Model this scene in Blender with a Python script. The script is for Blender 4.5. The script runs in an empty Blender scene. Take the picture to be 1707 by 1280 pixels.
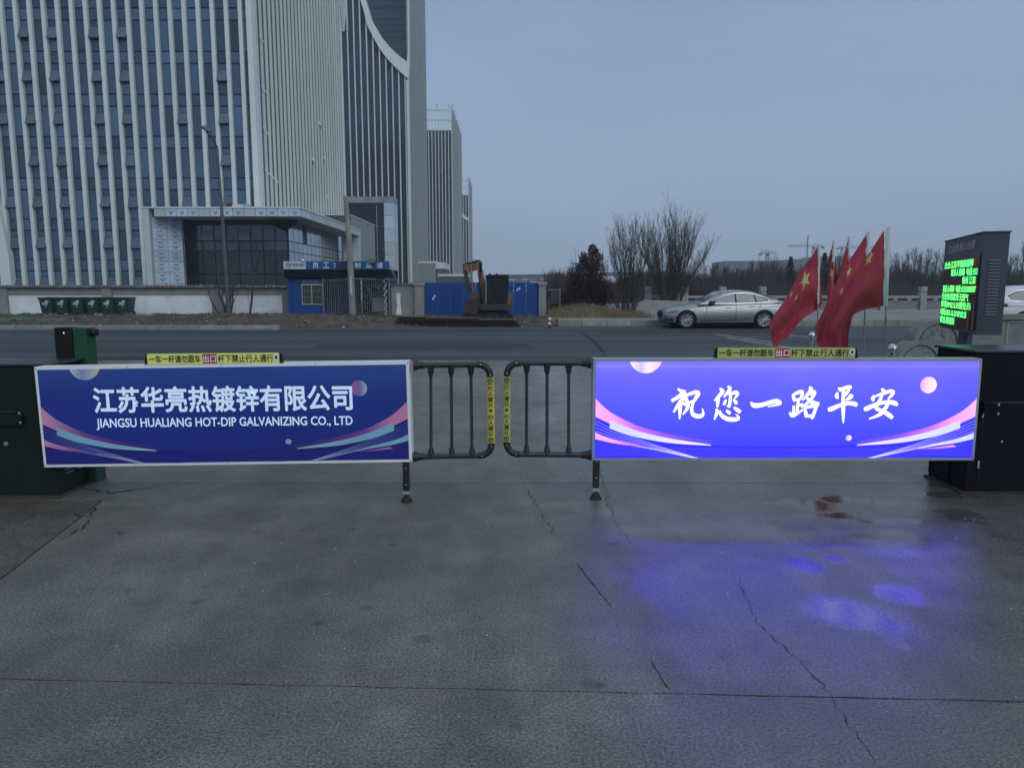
import bpy, bmesh, math, random
from mathutils import Vector, Matrix
R = math.radians
random.seed(7)
scene = bpy.context.scene
C = scene.collection

# ------------------------------------------------------------------ camera
F = 1220.0; CX = 853.5; CY = 640.0
PITCH = math.atan(162.0 / F); H = 1.6
cam_d = bpy.data.cameras.new('camera'); cam = bpy.data.objects.new('camera', cam_d); C.objects.link(cam)
cam.location = (0, 0, H); cam.rotation_euler = (R(90) - PITCH, 0, 0)
cam_d.sensor_width = 36; cam_d.lens = F / 1707 * 36
cam_d.clip_start = 0.05; cam_d.clip_end = 9000
scene.camera = cam

# ------------------------------------------------------------------ sky, sun, exposure
world = bpy.data.worlds.new('World'); scene.world = world; world.use_nodes = True
nt = world.node_tree; nt.nodes.clear()
wo = nt.nodes.new('ShaderNodeOutputWorld'); bg = nt.nodes.new('ShaderNodeBackground')
sky = nt.nodes.new('ShaderNodeTexSky'); sky.sky_type = 'NISHITA'; sky.sun_disc = False
SUN_EL, SUN_AZ = 30, 152
sky.sun_elevation = R(SUN_EL); sky.sun_rotation = R(SUN_AZ); sky.air_density = 1.5; sky.dust_density = 4
tc = nt.nodes.new('ShaderNodeTexCoord'); sx = nt.nodes.new('ShaderNodeSeparateXYZ')
nt.links.new(tc.outputs['Generated'], sx.inputs[0])
rmp = nt.nodes.new('ShaderNodeValToRGB')
SKY_LO = (2.42, 3.12, 4.25, 1); SKY_MID = (1.95, 2.68, 3.98, 1); SKY_HI = (4.5, 5.4, 6.4, 1)
el = rmp.color_ramp.elements
el[0].position = 0.0; el[0].color = SKY_LO
el[1].position = 1.0; el[1].color = SKY_HI
e = el.new(0.35); e.color = SKY_MID
e = el.new(0.10); e.color = tuple((a + b) / 2 for a, b in zip(SKY_LO, SKY_MID))
nt.links.new(sx.outputs['Z'], rmp.inputs[0])
cn = nt.nodes.new('ShaderNodeTexNoise'); cn.inputs['Scale'].default_value = 1.6; cn.inputs['Detail'].default_value = 5
cmap = nt.nodes.new('ShaderNodeMapping'); cmap.inputs['Scale'].default_value = (1, 1, 3.5)
nt.links.new(tc.outputs['Generated'], cmap.inputs[0]); nt.links.new(cmap.outputs[0], cn.inputs[0])
cr = nt.nodes.new('ShaderNodeMapRange'); cr.inputs[1].default_value = .3; cr.inputs[2].default_value = .7
cr.inputs[3].default_value = .92; cr.inputs[4].default_value = 1.08
nt.links.new(cn.outputs[0], cr.inputs[0])
vm = nt.nodes.new('ShaderNodeVectorMath'); vm.operation = 'SCALE'
nt.links.new(rmp.outputs[0], vm.inputs[0]); nt.links.new(cr.outputs[0], vm.inputs['Scale'])
mx = nt.nodes.new('ShaderNodeMixRGB'); mx.inputs[0].default_value = .06
nt.links.new(vm.outputs[0], mx.inputs[1]); nt.links.new(sky.outputs[0], mx.inputs[2])
nt.links.new(mx.outputs[0], bg.inputs[0]); bg.inputs[1].default_value = 0.132
nt.links.new(bg.outputs[0], wo.inputs[0])

sun_d = bpy.data.lights.new('sun', 'SUN'); sun = bpy.data.objects.new('sun', sun_d); C.objects.link(sun)
sun_d.energy = 0.75; sun_d.angle = R(35); sun_d.color = (0.90, 0.97, 1.0)
az = R(SUN_AZ); sdir = Vector((math.sin(az) * math.cos(R(SUN_EL)), math.cos(az) * math.cos(R(SUN_EL)), math.sin(R(SUN_EL))))
sun.rotation_euler = sdir.to_track_quat('Z', 'Y').to_euler(); sun.location = (-20, -30, 40)
scene.view_settings.view_transform = 'Standard'; scene.view_settings.look = 'None'
scene.view_settings.exposure = 0.0; scene.view_settings.gamma = 1; scene.view_settings.use_curve_mapping = False
scene.cycles.volume_step_rate = 4; scene.cycles.max_bounces = 6; scene.cycles.volume_bounces = 1

# ------------------------------------------------------------------ helpers
cp, sp = math.cos(PITCH), math.sin(PITCH)
def ray(px, py):
    u = (px - CX) / F; v = (CY - py) / F
    return Vector((u, cp + v * sp, v * cp - sp))
def at(px, py, Y):
    d = ray(px, py); t = Y / d.y
    return Vector((d.x * t, Y, H + d.z * t))
def gp(px, py, z=0.0):
    d = ray(px, py); t = (z - H) / d.z
    return Vector((d.x * t, d.y * t, z))
def S(r, g, b):
    f = lambda c: (c / 255 / 12.92) if c / 255 <= .04045 else ((c / 255 + .055) / 1.055) ** 2.4
    return (f(r), f(g), f(b), 1)

MATS = {}
def mat(name, col, rough=.6, metal=0., amt=.15, scale=3., bump=0., bscale=40., emit=0., rnd=0., spec=.5, streak=None, dirt=None, ior=None):
    if name in MATS: return MATS[name]
    m = bpy.data.materials.new(name); m.use_nodes = True; MATS[name] = m
    n = m.node_tree; L = n.links; b = n.nodes['Principled BSDF']
    if len(col) == 3: col = (*col, 1)
    b.inputs['Roughness'].default_value = rough; b.inputs['Metallic'].default_value = metal
    b.inputs['Specular IOR Level'].default_value = spec
    if ior: b.inputs['IOR'].default_value = ior
    geo = n.nodes.new('ShaderNodeNewGeometry')
    mp = n.nodes.new('ShaderNodeMapping'); L.new(geo.outputs['Position'], mp.inputs[0])
    if streak: mp.inputs['Scale'].default_value = streak
    nz = n.nodes.new('ShaderNodeTexNoise'); nz.inputs['Scale'].default_value = scale; nz.inputs['Detail'].default_value = 6
    L.new(mp.outputs[0], nz.inputs[0])
    mr = n.nodes.new('ShaderNodeMapRange'); mr.inputs[1].default_value = .25; mr.inputs[2].default_value = .75
    mr.inputs[3].default_value = 1 - amt; mr.inputs[4].default_value = 1 + amt; L.new(nz.outputs[0], mr.inputs[0])
    fac = mr.outputs[0]
    if rnd:
        oi = n.nodes.new('ShaderNodeObjectInfo'); m2 = n.nodes.new('ShaderNodeMapRange')
        m2.inputs[3].default_value = 1 - rnd; m2.inputs[4].default_value = 1 + rnd; L.new(oi.outputs['Random'], m2.inputs[0])
        mm = n.nodes.new('ShaderNodeMath'); mm.operation = 'MULTIPLY'; L.new(fac, mm.inputs[0]); L.new(m2.outputs[0], mm.inputs[1]); fac = mm.outputs[0]
    vmn = n.nodes.new('ShaderNodeVectorMath'); vmn.operation = 'SCALE'; vmn.inputs[0].default_value = col[:3]; L.new(fac, vmn.inputs['Scale'])
    out = vmn.outputs[0]
    if dirt:
        n3 = n.nodes.new('ShaderNodeTexNoise'); n3.inputs['Scale'].default_value = dirt[1]; n3.inputs['Detail'].default_value = 8; n3.inputs['Roughness'].default_value = .7
        L.new(geo.outputs['Position'], n3.inputs[0])
        r3 = n.nodes.new('ShaderNodeMapRange'); r3.inputs[1].default_value = .5; r3.inputs[2].default_value = .68; r3.inputs[4].default_value = dirt[2]; L.new(n3.outputs[0], r3.inputs[0])
        x3 = n.nodes.new('ShaderNodeMixRGB'); L.new(r3.outputs[0], x3.inputs[0]); L.new(out, x3.inputs[1]); x3.inputs[2].default_value = (*dirt[0][:3], 1); out = x3.outputs[0]
    L.new(out, b.inputs['Base Color'])
    if emit:
        L.new(out, b.inputs['Emission Color']); b.inputs['Emission Strength'].default_value = emit
    if bump:
        nb = n.nodes.new('ShaderNodeTexNoise'); nb.inputs['Scale'].default_value = bscale; nb.inputs['Detail'].default_value = 5
        L.new(geo.outputs['Position'], nb.inputs[0])
        bp = n.nodes.new('ShaderNodeBump'); bp.inputs['Strength'].default_value = bump; bp.inputs['Distance'].default_value = .01
        L.new(nb.outputs[0], bp.inputs['Height']); L.new(bp.outputs[0], b.inputs['Normal'])
    return m

def grad_mat(name, axis, v0, v1, stops, emit=0., rough=.35):
    """colour that runs along a world axis between v0 and v1 (printed artwork)"""
    m = bpy.data.materials.new(name); m.use_nodes = True; n = m.node_tree; L = n.links; b = n.nodes['Principled BSDF']
    b.inputs['Roughness'].default_value = rough; b.inputs['Specular IOR Level'].default_value = .2
    geo = n.nodes.new('ShaderNodeNewGeometry'); s = n.nodes.new('ShaderNodeSeparateXYZ'); L.new(geo.outputs['Position'], s.inputs[0])
    mr = n.nodes.new('ShaderNodeMapRange'); mr.inputs[1].default_value = v0; mr.inputs[2].default_value = v1; L.new(s.outputs[axis], mr.inputs[0])
    rp = n.nodes.new('ShaderNodeValToRGB'); L.new(mr.outputs[0], rp.inputs[0])
    es = rp.color_ramp.elements
    es[0].position = stops[0][0]; es[0].color = stops[0][1]; es[1].position = stops[-1][0]; es[1].color = stops[-1][1]
    for p, c in stops[1:-1]:
        q = es.new(p); q.color = c
    if emit:
        b.inputs['Base Color'].default_value = (.02, .02, .03, 1)
        nzz = n.nodes.new('ShaderNodeTexNoise'); nzz.inputs['Scale'].default_value = 2.6; L.new(geo.outputs['Position'], nzz.inputs[0])
        mrr = n.nodes.new('ShaderNodeMapRange'); mrr.inputs[1].default_value = .3; mrr.inputs[2].default_value = .7; mrr.inputs[3].default_value = .93; mrr.inputs[4].default_value = 1.07; L.new(nzz.outputs[0], mrr.inputs[0])
        svv = n.nodes.new('ShaderNodeVectorMath'); svv.operation = 'SCALE'; L.new(rp.outputs[0], svv.inputs[0]); L.new(mrr.outputs[0], svv.inputs['Scale'])
        L.new(svv.outputs[0], b.inputs['Emission Color']); b.inputs['Emission Strength'].default_value = emit
    else:
        L.new(rp.outputs[0], b.inputs['Base Color'])
    return m

def wloc(o):
    v = Vector((0, 0, 0))
    while o is not None:
        v = v + o.location; o = o.parent
    return v

def tag(o, label=None, cat=None, group=None, kind=None):
    if label: o['label'] = label
    if cat: o['category'] = cat
    if group: o['group'] = group
    if kind: o['kind'] = kind
    return o
def thing(name, label, cat, loc=(0, 0, 0), group=None):
    o = bpy.data.objects.new(name, None); C.objects.link(o); o.location = loc; o.empty_display_size = .2
    return tag(o, label, cat, group)
def inst(name, me, loc, parent=None, rot=None, scale=None):
    o = bpy.data.objects.new(name, me); C.objects.link(o)
    o.parent = parent
    o.location = Vector(loc) - (wloc(parent) if parent else Vector((0, 0, 0)))
    if rot: o.rotation_euler = rot
    if scale: o.scale = scale
    return o

class MB:
    def __init__(s): s.v = []; s.f = []
    def add(s, vs, fs):
        o = len(s.v); s.v += [tuple(v) for v in vs]; s.f += [tuple(i + o for i in f) for f in fs]; return s
    def box(s, x0, x1, y0, y1, z0, z1, bev=0, M=None):
        if bev <= 0:
            vs = [(x, y, z) for z in (z0, z1) for x, y in ((x0, y0), (x1, y0), (x1, y1), (x0, y1))]
            fs = [(0, 3, 2, 1), (4, 5, 6, 7), (0, 1, 5, 4), (1, 2, 6, 5), (2, 3, 7, 6), (3, 0, 4, 7)]
        else:
            bm = bmesh.new(); bmesh.ops.create_cube(bm, size=1)
            for v in bm.verts: v.co = Vector(((x0 + x1) / 2 + v.co.x * (x1 - x0), (y0 + y1) / 2 + v.co.y * (y1 - y0), (z0 + z1) / 2 + v.co.z * (z1 - z0)))
            bmesh.ops.bevel(bm, geom=bm.edges[:], offset=bev, segments=2, affect='EDGES', profile=.5)
            bm.verts.index_update(); vs = [v.co[:] for v in bm.verts]; fs = [[v.index for v in f.verts] for f in bm.faces]; bm.free()
        if M is not None: vs = [M @ Vector(v) for v in vs]
        return s.add(vs, fs)
    def tube(s, pts, r, n=8, cap=True):
        pts = [Vector(p) for p in pts]
        rs = r if isinstance(r, (list, tuple)) else [r] * len(pts)
        rings = []; up = None
        for i, p in enumerate(pts):
            a = pts[max(0, i - 1)]; b = pts[min(len(pts) - 1, i + 1)]
            d = (b - a).normalized()
            if up is None:
                up = Vector((0, 0, 1)) if abs(d.z) < .9 else Vector((0, 1, 0))
            x = d.cross(up)
            if x.length < 1e-6: x = d.cross(Vector((1, 0, 0)))
            x.normalize(); y = x.cross(d).normalized(); up = y
            rings.append([p + rs[i] * (math.cos(2 * math.pi * k / n) * x + math.sin(2 * math.pi * k / n) * y) for k in range(n)])
        vs = [v for rg in rings for v in rg]; fs = []
        for i in range(len(rings) - 1):
            for k in range(n):
                k2 = (k + 1) % n
                fs.append((i * n + k, i * n + k2, (i + 1) * n + k2, (i + 1) * n + k))
        if cap:
            fs.append(tuple(range(n))[::-1]); fs.append(tuple((len(rings) - 1) * n + k for k in range(n)))
        return s.add(vs, fs)
    def prism(s, poly, d):
        """poly: list of 3-D points, extruded along vector d"""
        n = len(poly); d = Vector(d); vs = [Vector(p) for p in poly] + [Vector(p) + d for p in poly]
        fs = [tuple(range(n))[::-1], tuple(range(n, 2 * n))] + [(i, (i + 1) % n, (i + 1) % n + n, i + n) for i in range(n)]
        return s.add(vs, fs)
    def strip(s, A, B):
        n = len(A); return s.add(list(A) + list(B), [(i, i + 1, n + i + 1, n + i) for i in range(n - 1)])
    def lathe(s, prof, c, n=24, axis='Z'):
        vs = []; c = Vector(c)
        for r, h in prof:
            for k in range(n):
                a = 2 * math.pi * k / n
                if axis == 'Z': vs.append(c + Vector((r * math.cos(a), r * math.sin(a), h)))
                elif axis == 'Y': vs.append(c + Vector((r * math.cos(a), h, r * math.sin(a))))
                else: vs.append(c + Vector((h, r * math.cos(a), r * math.sin(a))))
        fs = [(i * n + k, i * n + (k + 1) % n, (i + 1) * n + (k + 1) % n, (i + 1) * n + k) for i in range(len(prof) - 1) for k in range(n)]
        return s.add(vs, fs)
    def mesh(s, name, m, off=Vector((0, 0, 0)), smooth=False):
        me = bpy.data.meshes.new(name)
        me.from_pydata([(v[0] - off[0], v[1] - off[1], v[2] - off[2]) for v in s.v], [], s.f)
        if m: me.materials.append(m)
        bm = bmesh.new(); bm.from_mesh(me); bmesh.ops.recalc_face_normals(bm, faces=bm.faces); bm.to_mesh(me); bm.free()
        if smooth:
            me.polygons.foreach_set('use_smooth', [True] * len(me.polygons))
            try: me.set_sharp_from_angle(angle=R(40))
            except Exception: pass
        me.update(); return me
    def build(s, name, m, parent=None, smooth=False, org=None):
        off = wloc(parent) if parent is not None else Vector((0, 0, 0))
        if org is not None: off = Vector(org)
        me = s.mesh(name, m, off, smooth)
        o = bpy.data.objects.new(name, me); C.objects.link(o); o.parent = parent
        if org is not None: o.location = off - (wloc(parent) if parent is not None else Vector((0, 0, 0)))
        return o
def bx(*a, **k): return MB().box(*a, **k)

def copy_tree(o, parent=None):
    c = o.copy(); C.objects.link(c)
    if parent is not None: c.parent = parent
    for ch in [q for q in list(C.objects) if q.parent == o]: copy_tree(ch, c)
    return c

def text_mb(body, bl, br, h, bold=0., depth_vec=None, z=None, spacing=1.0, fit=True, heavy=0.):
    """flat lettering whose bounding box runs from bl to br, with height h"""
    cu = bpy.data.curves.new('t', 'FONT'); cu.body = body; cu.size = 1; cu.offset = bold; cu.resolution_u = 3; cu.fill_mode = 'FRONT'; cu.space_character = spacing
    o = bpy.data.objects.new('t', cu); C.objects.link(o)
    dg = bpy.context.evaluated_depsgraph_get(); me = bpy.data.meshes.new_from_object(o.evaluated_get(dg))
    bl, br = Vector(bl), Vector(br); ux = (br - bl); w = ux.length; ux.normalize()
    uz = Vector((0, 0, 1)) if z is None else z
    uz = (uz - uz.dot(ux) * ux).normalized()
    xs = [v.co.x for v in me.vertices]; ys = [v.co.y for v in me.vertices]
    mb = MB()
    if xs:
        x0, x1, y0, y1 = min(xs), max(xs), min(ys), max(ys); nrm_ = ux.cross(uz).normalized()
        offs = [(0, 0)] if heavy <= 0 else [(heavy * math.cos(a), heavy * math.sin(a)) for a in [2 * math.pi * i / 8 for i in range(8)]]
        for i_, (ax, ay) in enumerate(offs):
            q_ = nrm_ * (.00006 * i_)
            mb.add([bl + q_ + ux * ((v.co.x - x0 + ax) / (x1 - x0) * w) + uz * ((v.co.y - y0 + ay) / (y1 - y0) * h) for v in me.vertices], [tuple(p.vertices) for p in me.polygons])
    bpy.data.objects.remove(o); bpy.data.meshes.remove(me); bpy.data.curves.remove(cu)
    return mb

def noise1(x, s=0): return math.sin(x * 1.7 + s) * .5 + math.sin(x * 4.3 + s * 2.1) * .3 + math.sin(x * 9.1 + s * 3.7) * .2

# ------------------------------------------------------------------ materials
def concrete_material(name, base, tint=(1, 1, 1)):
    m = bpy.data.materials.new(name); m.use_nodes = True; MATS[name] = m
    n = m.node_tree; L = n.links; b = n.nodes['Principled BSDF']; N = n.nodes.new
    geo = N('ShaderNodeNewGeometry'); P = geo.outputs['Position']
    def noise(sc, det=6, rough=.55, mapscale=None):
        q = N('ShaderNodeTexNoise'); q.inputs['Scale'].default_value = sc; q.inputs['Detail'].default_value = det; q.inputs['Roughness'].default_value = rough
        if mapscale:
            mp = N('ShaderNodeMapping'); mp.inputs['Scale'].default_value = mapscale; L.new(P, mp.inputs[0]); L.new(mp.outputs[0], q.inputs[0])
        else: L.new(P, q.inputs[0])
        return q.outputs[0]
    def mrange(v, a, b_, c, d):
        q = N('ShaderNodeMapRange'); q.inputs[1].default_value = a; q.inputs[2].default_value = b_; q.inputs[3].default_value = c; q.inputs[4].default_value = d; L.new(v, q.inputs[0]); return q.outputs[0]
    def math2(op, a, b_):
        q = N('ShaderNodeMath'); q.operation = op
        for i, x in enumerate((a, b_)):
            if isinstance(x, (int, float)): q.inputs[i].default_value = x
            else: L.new(x, q.inputs[i])
        return q.outputs[0]
    big = mrange(noise(.55, 6, .6), .3, .7, .70, 1.42)
    mid = mrange(noise(3.2, 7, .65), .3, .7, .76, 1.24)
    fine = mrange(noise(85, 4, .75), .39, .61, .40, 1.62)
    fine2 = mrange(noise(260, 2, .7), .3, .7, .72, 1.28)
    worn = mrange(noise(1.6, 5, .6, (1.3, .16, 1)), .35, .7, .78, 1.2)
    f = math2('MULTIPLY', math2('MULTIPLY', math2('MULTIPLY', big, mid), fine), math2('MULTIPLY', worn, fine2))
    # small dark oil spots
    vo = N('ShaderNodeTexVoronoi'); vo.inputs['Scale'].default_value = 2.1; vo.inputs['Randomness'].default_value = 1; L.new(P, vo.inputs[0])
    spots = mrange(vo.outputs['Distance'], .035, .075, .62, 1.0)
    f = math2('MULTIPLY', f, spots)
    # wet patches: worn hollows that hold water, mostly in the lane on the right
    s = N('ShaderNodeSeparateXYZ'); L.new(P, s.inputs[0])
    side = mrange(s.outputs['X'], .0, .9, 0, 1)
    near = mrange(s.outputs['Y'], 1.5, 3.0, .35, 1)
    wn = noise(1.25, 6, .62, (1.0, .7, 1))
    wet = math2('MULTIPLY', mrange(math2('ADD', wn, math2('MULTIPLY', side, .22)), .50, .68, 0, 1), math2('MULTIPLY', mrange(side, 0, .4, .10, 1), near))
    wet.node.use_clamp = True
    def blob(x, y, rx, ry, lo=.35, hi=1., rag=1.6, sc=5):
        vx = math2('DIVIDE', math2('SUBTRACT', s.outputs['X'], x), rx); vy = math2('DIVIDE', math2('SUBTRACT', s.outputs['Y'], y), ry)
        d = math2('ADD', math2('MULTIPLY', vx, vx), math2('MULTIPLY', vy, vy))
        d = math2('ADD', d, math2('MULTIPLY', math2('SUBTRACT', noise(sc, 7, .65), .5), rag))
        return mrange(d, lo, hi, 1, 0)
    BL = []
    for (x, y, rx, ry) in ((1500, 990, 48, 24), (1345, 942, 40, 16), (1480, 905, 120, 24), (1180, 890, 200, 22), (1330, 900, 90, 18), (1480, 1045, 42, 22), (1410, 1020, 90, 30), (1390, 932, 30, 8), (1500, 1075, 20, 9)):
        g0 = gp(x, y); gx = gp(x + rx, y).x - g0.x; gy = abs(gp(x, y - ry).y - g0.y)
        BL.append(blob(g0.x, g0.y, gx, gy))
    bl = BL[0]
    for q in BL[1:]: bl = math2('MAXIMUM', bl, q)
    wet = math2('MAXIMUM', wet, math2('MULTIPLY', bl, .9))
    PU = []
    for (x, y, rx, ry) in ((1340, 841, 52, 12), (1405, 831, 40, 6), (1395, 860, 70, 7), (1465, 836, 44, 7), (1480, 868, 50, 6), (1600, 858, 40, 14), (1590, 826, 45, 7)):
        g0 = gp(x, y); gx = gp(x + rx, y).x - g0.x; gy = abs(gp(x, y - ry).y - g0.y)
        PU.append(blob(g0.x, g0.y, gx, gy, .35, .95, 5.0, 4.2))
    pu = PU[0]
    for q in PU[1:]: pu = math2('MAXIMUM', pu, q)
    dark = math2('SUBTRACT', 1, math2('MULTIPLY', wet, .14))
    dark = math2('MULTIPLY', dark, math2('SUBTRACT', 1, math2('MULTIPLY', pu, .35)))
    f = math2('MULTIPLY', f, dark)
    for (x, y, rx, ry, k_) in ((610, 1013, 16, 6, .6), (530, 1038, 13, 5, .62), (705, 1065, 20, 8, .6), (990, 1140, 26, 10, .7), (1365, 1045, 60, 18, .8), (200, 888, 12, 3, .6), (430, 887, 10, 3, .6), (505, 885, 8, 2, .6), (585, 883, 9, 2.5, .6), (820, 1260, 60, 18, .82), (560, 1170, 8, 4, .65), (300, 930, 120, 30, .84), (860, 1210, 14, 6, .7), (120, 1100, 150, 40, .86)):
        g0 = gp(x, y); gx = gp(x + rx, y).x - g0.x; gy = abs(gp(x, y - ry).y - g0.y)
        f = math2('MULTIPLY', f, math2('SUBTRACT', 1, math2('MULTIPLY', blob(g0.x, g0.y, gx, gy, .2, 1.1, 2.2, 12), 1 - k_)))
    cmix = N('ShaderNodeMixRGB'); L.new(noise(.7, 4), cmix.inputs[0])
    cmix.inputs[1].default_value = (base * .97 * tint[0], base * tint[1], base * 1.02 * tint[2], 1); cmix.inputs[2].default_value = (base * 1.06 * tint[0], base * 1.02 * tint[1], base * .93 * tint[2], 1)
    v = N('ShaderNodeVectorMath'); v.operation = 'SCALE'; L.new(cmix.outputs[0], v.inputs[0]); L.new(f, v.inputs['Scale'])
    L.new(v.outputs[0], b.inputs['Base Color'])
    rr = math2('SUBTRACT', mrange(noise(2, 5), .3, .7, .44, .56), math2('MULTIPLY', wet, .25))
    rr = math2('SUBTRACT', rr, math2('MULTIPLY', bl, .13))
    rr = math2('MULTIPLY', rr, math2('SUBTRACT', 1, math2('MULTIPLY', pu, .90)))
    L.new(rr, b.inputs['Roughness']); L.new(math2('ADD', math2('ADD', .6, math2('MULTIPLY', wet, .25)), math2('MULTIPLY', bl, .35)), b.inputs['Specular IOR Level'])
    bp = N('ShaderNodeBump'); bp.inputs['Distance'].default_value = .006
    L.new(math2('MAXIMUM', .02, math2('SUBTRACT', .60, math2('ADD', math2('MULTIPLY', pu, .60), math2('ADD', math2('MULTIPLY', wet, .30), math2('MULTIPLY', bl, .22))))).node.outputs[0], bp.inputs['Strength'])
    L.new(math2('ADD', noise(110, 5, .7), math2('MULTIPLY', noise(7, 3), 1.2)), bp.inputs['Height']); L.new(bp.outputs[0], b.inputs['Normal'])
    return m
concrete = concrete_material('damp_concrete', .112, (1.10, 1.03, .87))
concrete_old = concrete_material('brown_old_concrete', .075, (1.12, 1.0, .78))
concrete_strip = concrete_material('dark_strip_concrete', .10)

asphalt = mat('asphalt', (.042, .051, .058), .7, spec=.3, amt=.75, scale=.6, streak=(.05, .9, 1), bump=.35, bscale=60)
dirt = mat('bare_earth', (.075, .055, .042), .95, amt=.5, scale=2.2, bump=1., bscale=14, dirt=(S(92, 86, 62), 1.1, .7))
field = mat('winter_ground', (.07, .065, .055), .95, amt=.3, scale=.2)
crackm = mat('crack_dirt', (.022, .022, .020), .95, amt=.4, scale=12)
kerbm = mat('kerb_stone', (.27, .27, .25), .8, amt=.2, scale=3, rnd=.12, bump=.3)
finm = mat('pale_aluminium_fin', (.66, .71, .69), .5, amt=.06, scale=.15, rnd=.05)
fin_dull = mat('grey_green_fin', (.27, .31, .315), .5, amt=.08, scale=.2, rnd=.06)
glass = mat('blue_curtain_glass', (.078, .130, .195), .14, metal=.42, amt=.2, scale=.12, rnd=.42)
glass_d = mat('dark_curtain_glass', (.022, .042, .068), .15, metal=.35, amt=.2, scale=.1, rnd=.25)
glass_pod = mat('podium_dark_reflection_glass', (.035, .05, .065), .08, metal=.4, amt=.4, scale=.3, rnd=.25)
glass_pt = mat('podium_upper_glass', (.075, .105, .13), .1, metal=.55, amt=.25, scale=.3, rnd=.2)
glass_lt = mat('pale_reflecting_glass', (.34, .42, .48), .1, metal=.8, amt=.1, scale=.3, rnd=.12)
framem = mat('dark_mullion', (.02, .026, .035), .5, amt=.1)
sidem = mat('grey_green_infill', (.075, .098, .10), .6, amt=.12, scale=.3, streak=(1, 1, .1))
cladw = mat('pale_cladding', (.50, .55, .54), .6, amt=.08, scale=.4, rnd=.05)
clad_film = mat('cladding_under_film', (.50, .60, .70), .6, amt=.1, scale=1.2, rnd=.1)
film_ink = mat('film_print_blue', (.14, .24, .36), .5, amt=.1)
white_paint = mat('white_wall_paint', (.76, .79, .82), .8, amt=.08, scale=1.2, bump=.2, bscale=6, dirt=(S(150, 148, 140), .9, .35))
render_grey = mat('grey_render', (.25, .25, .235), .9, amt=.2, scale=1.5, bump=.3, bscale=10)
tile_m = mat('grey_brown_tile', (.13, .12, .115), .8, amt=.3, scale=4, rnd=.25)
blue_steel = mat('blue_sheet_steel', (.008, .062, .25), .6, spec=.3, amt=.12, scale=.8, dirt=((.03, .06, .14), 1.4, .35))
black_m = mat('black_paint', (.007, .008, .008), .5, spec=.3, amt=.2, scale=2)
dark_green = mat('dark_green_paint', (.008, .014, .012), .5, spec=.25, amt=.25, scale=1.2, bump=.08, bscale=30)
green_m = mat('green_painted_steel', (.010, .075, .034), .45, amt=.25, scale=2)
navy_m = mat('near_black_navy_paint', (.003, .004, .010), .5, spec=.15, amt=.2, scale=1.2, bump=.08, bscale=30)
steel = mat('stainless_steel', (.55, .56, .57), .18, metal=1, amt=.08, scale=4)
alum = mat('brushed_aluminium', (.78, .82, .84), .4, metal=.25, amt=.05, scale=3)
alum_d = mat('dull_aluminium', (.42, .44, .46), .4, metal=.5, amt=.08, scale=3)
pipe_m = mat('charcoal_painted_pipe', (.028, .036, .040), .38, amt=.2, scale=5)
pipe_j = mat('charcoal_plastic_joint', (.016, .020, .022), .5, amt=.2, scale=5)
rubber = mat('black_rubber', (.012, .012, .012), .7, amt=.2)
yel = mat('yellow_vinyl', (.88, .88, .22), .45, amt=.06, scale=6)
yel_g = mat('dim_lit_yellow_vinyl', (.50, .50, .14), .5, amt=.06, scale=6)  # same vinyl made darker: weaker light on the right arm painted in
ink = mat('black_ink', (.012, .012, .010), .5, amt=.1)
redink = mat('red_ink', (.45, .02, .04), .45, amt=.05)
whiteink = mat('white_ink', (.85, .85, .85), .5, amt=.03)
stone_m = mat('carved_grey_stone', (.20, .205, .20), .85, amt=.22, scale=5, bump=.5, bscale=25)
stone_l = mat('pale_balustrade_stone', (.30, .31, .30), .8, amt=.18, scale=2, bump=.3, bscale=20, rnd=.08)
bark = mat('grey_bark', (.060, .056, .050), .9, amt=.3, scale=6)
twig_m = mat('brown_twigs', (.070, .058, .048), .9, amt=.3, scale=1.2)
rust = mat('rusty_steel', (.065, .045, .035), .75, metal=.3, amt=.5, scale=5, rnd=.3, bump=.5, bscale=30)

# ------------------------------------------------------------------ ground and road
def sheet(name, poly, m, z=0., kind='structure'):
    mb = MB(); mb.add([(p[0], p[1], z) for p in poly], [tuple(range(len(poly)))])
    o = mb.build(name, m); tag(o, kind=kind); return o
sheet('ground', [(-2000, -200), (2000, -200), (2000, 2000), (-2000, 2000)], field, -.06)
# road lane running across, in front of the building site
sheet('asphalt_road', [(-160, 16.0), (160, 16.0), (160, 30.0), (1.9, 30.0), (1.2, 29.7), (-4.5, 29.2), (-9, 28.6), (-13.5, 27.4), (-160, 27.4)], asphalt, 0.0)

wornp = mat('worn_road_paint', (.16, .17, .17), .8, amt=.6, scale=3)
for P_ in ([(1195, 556), (1290, 570), (1288, 572), (1190, 557.5)], [(1215, 562), (1345, 583), (1342, 586), (1208, 564)], [(1300, 556), (1400, 566), (1398, 568), (1296, 557.5)]):
    q_ = [gp(*p) for p in P_]; sheet('road_marking', [(v.x, v.y) for v in q_], wornp, .004)
patch_ = mat('asphalt_patch', (.030, .036, .041), .75, spec=.3, amt=.4, scale=2)
sheet('road_patch', [(-5.2, 19.0), (-1.0, 18.7), (.6, 19.1), (.4, 20.6), (-2.0, 20.9), (-5.4, 20.5)], patch_, .004)
sheet('road_patch', [(3.0, 25.2), (11.0, 25.0), (11.4, 26.1), (3.2, 26.4)], patch_, .004)
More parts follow.
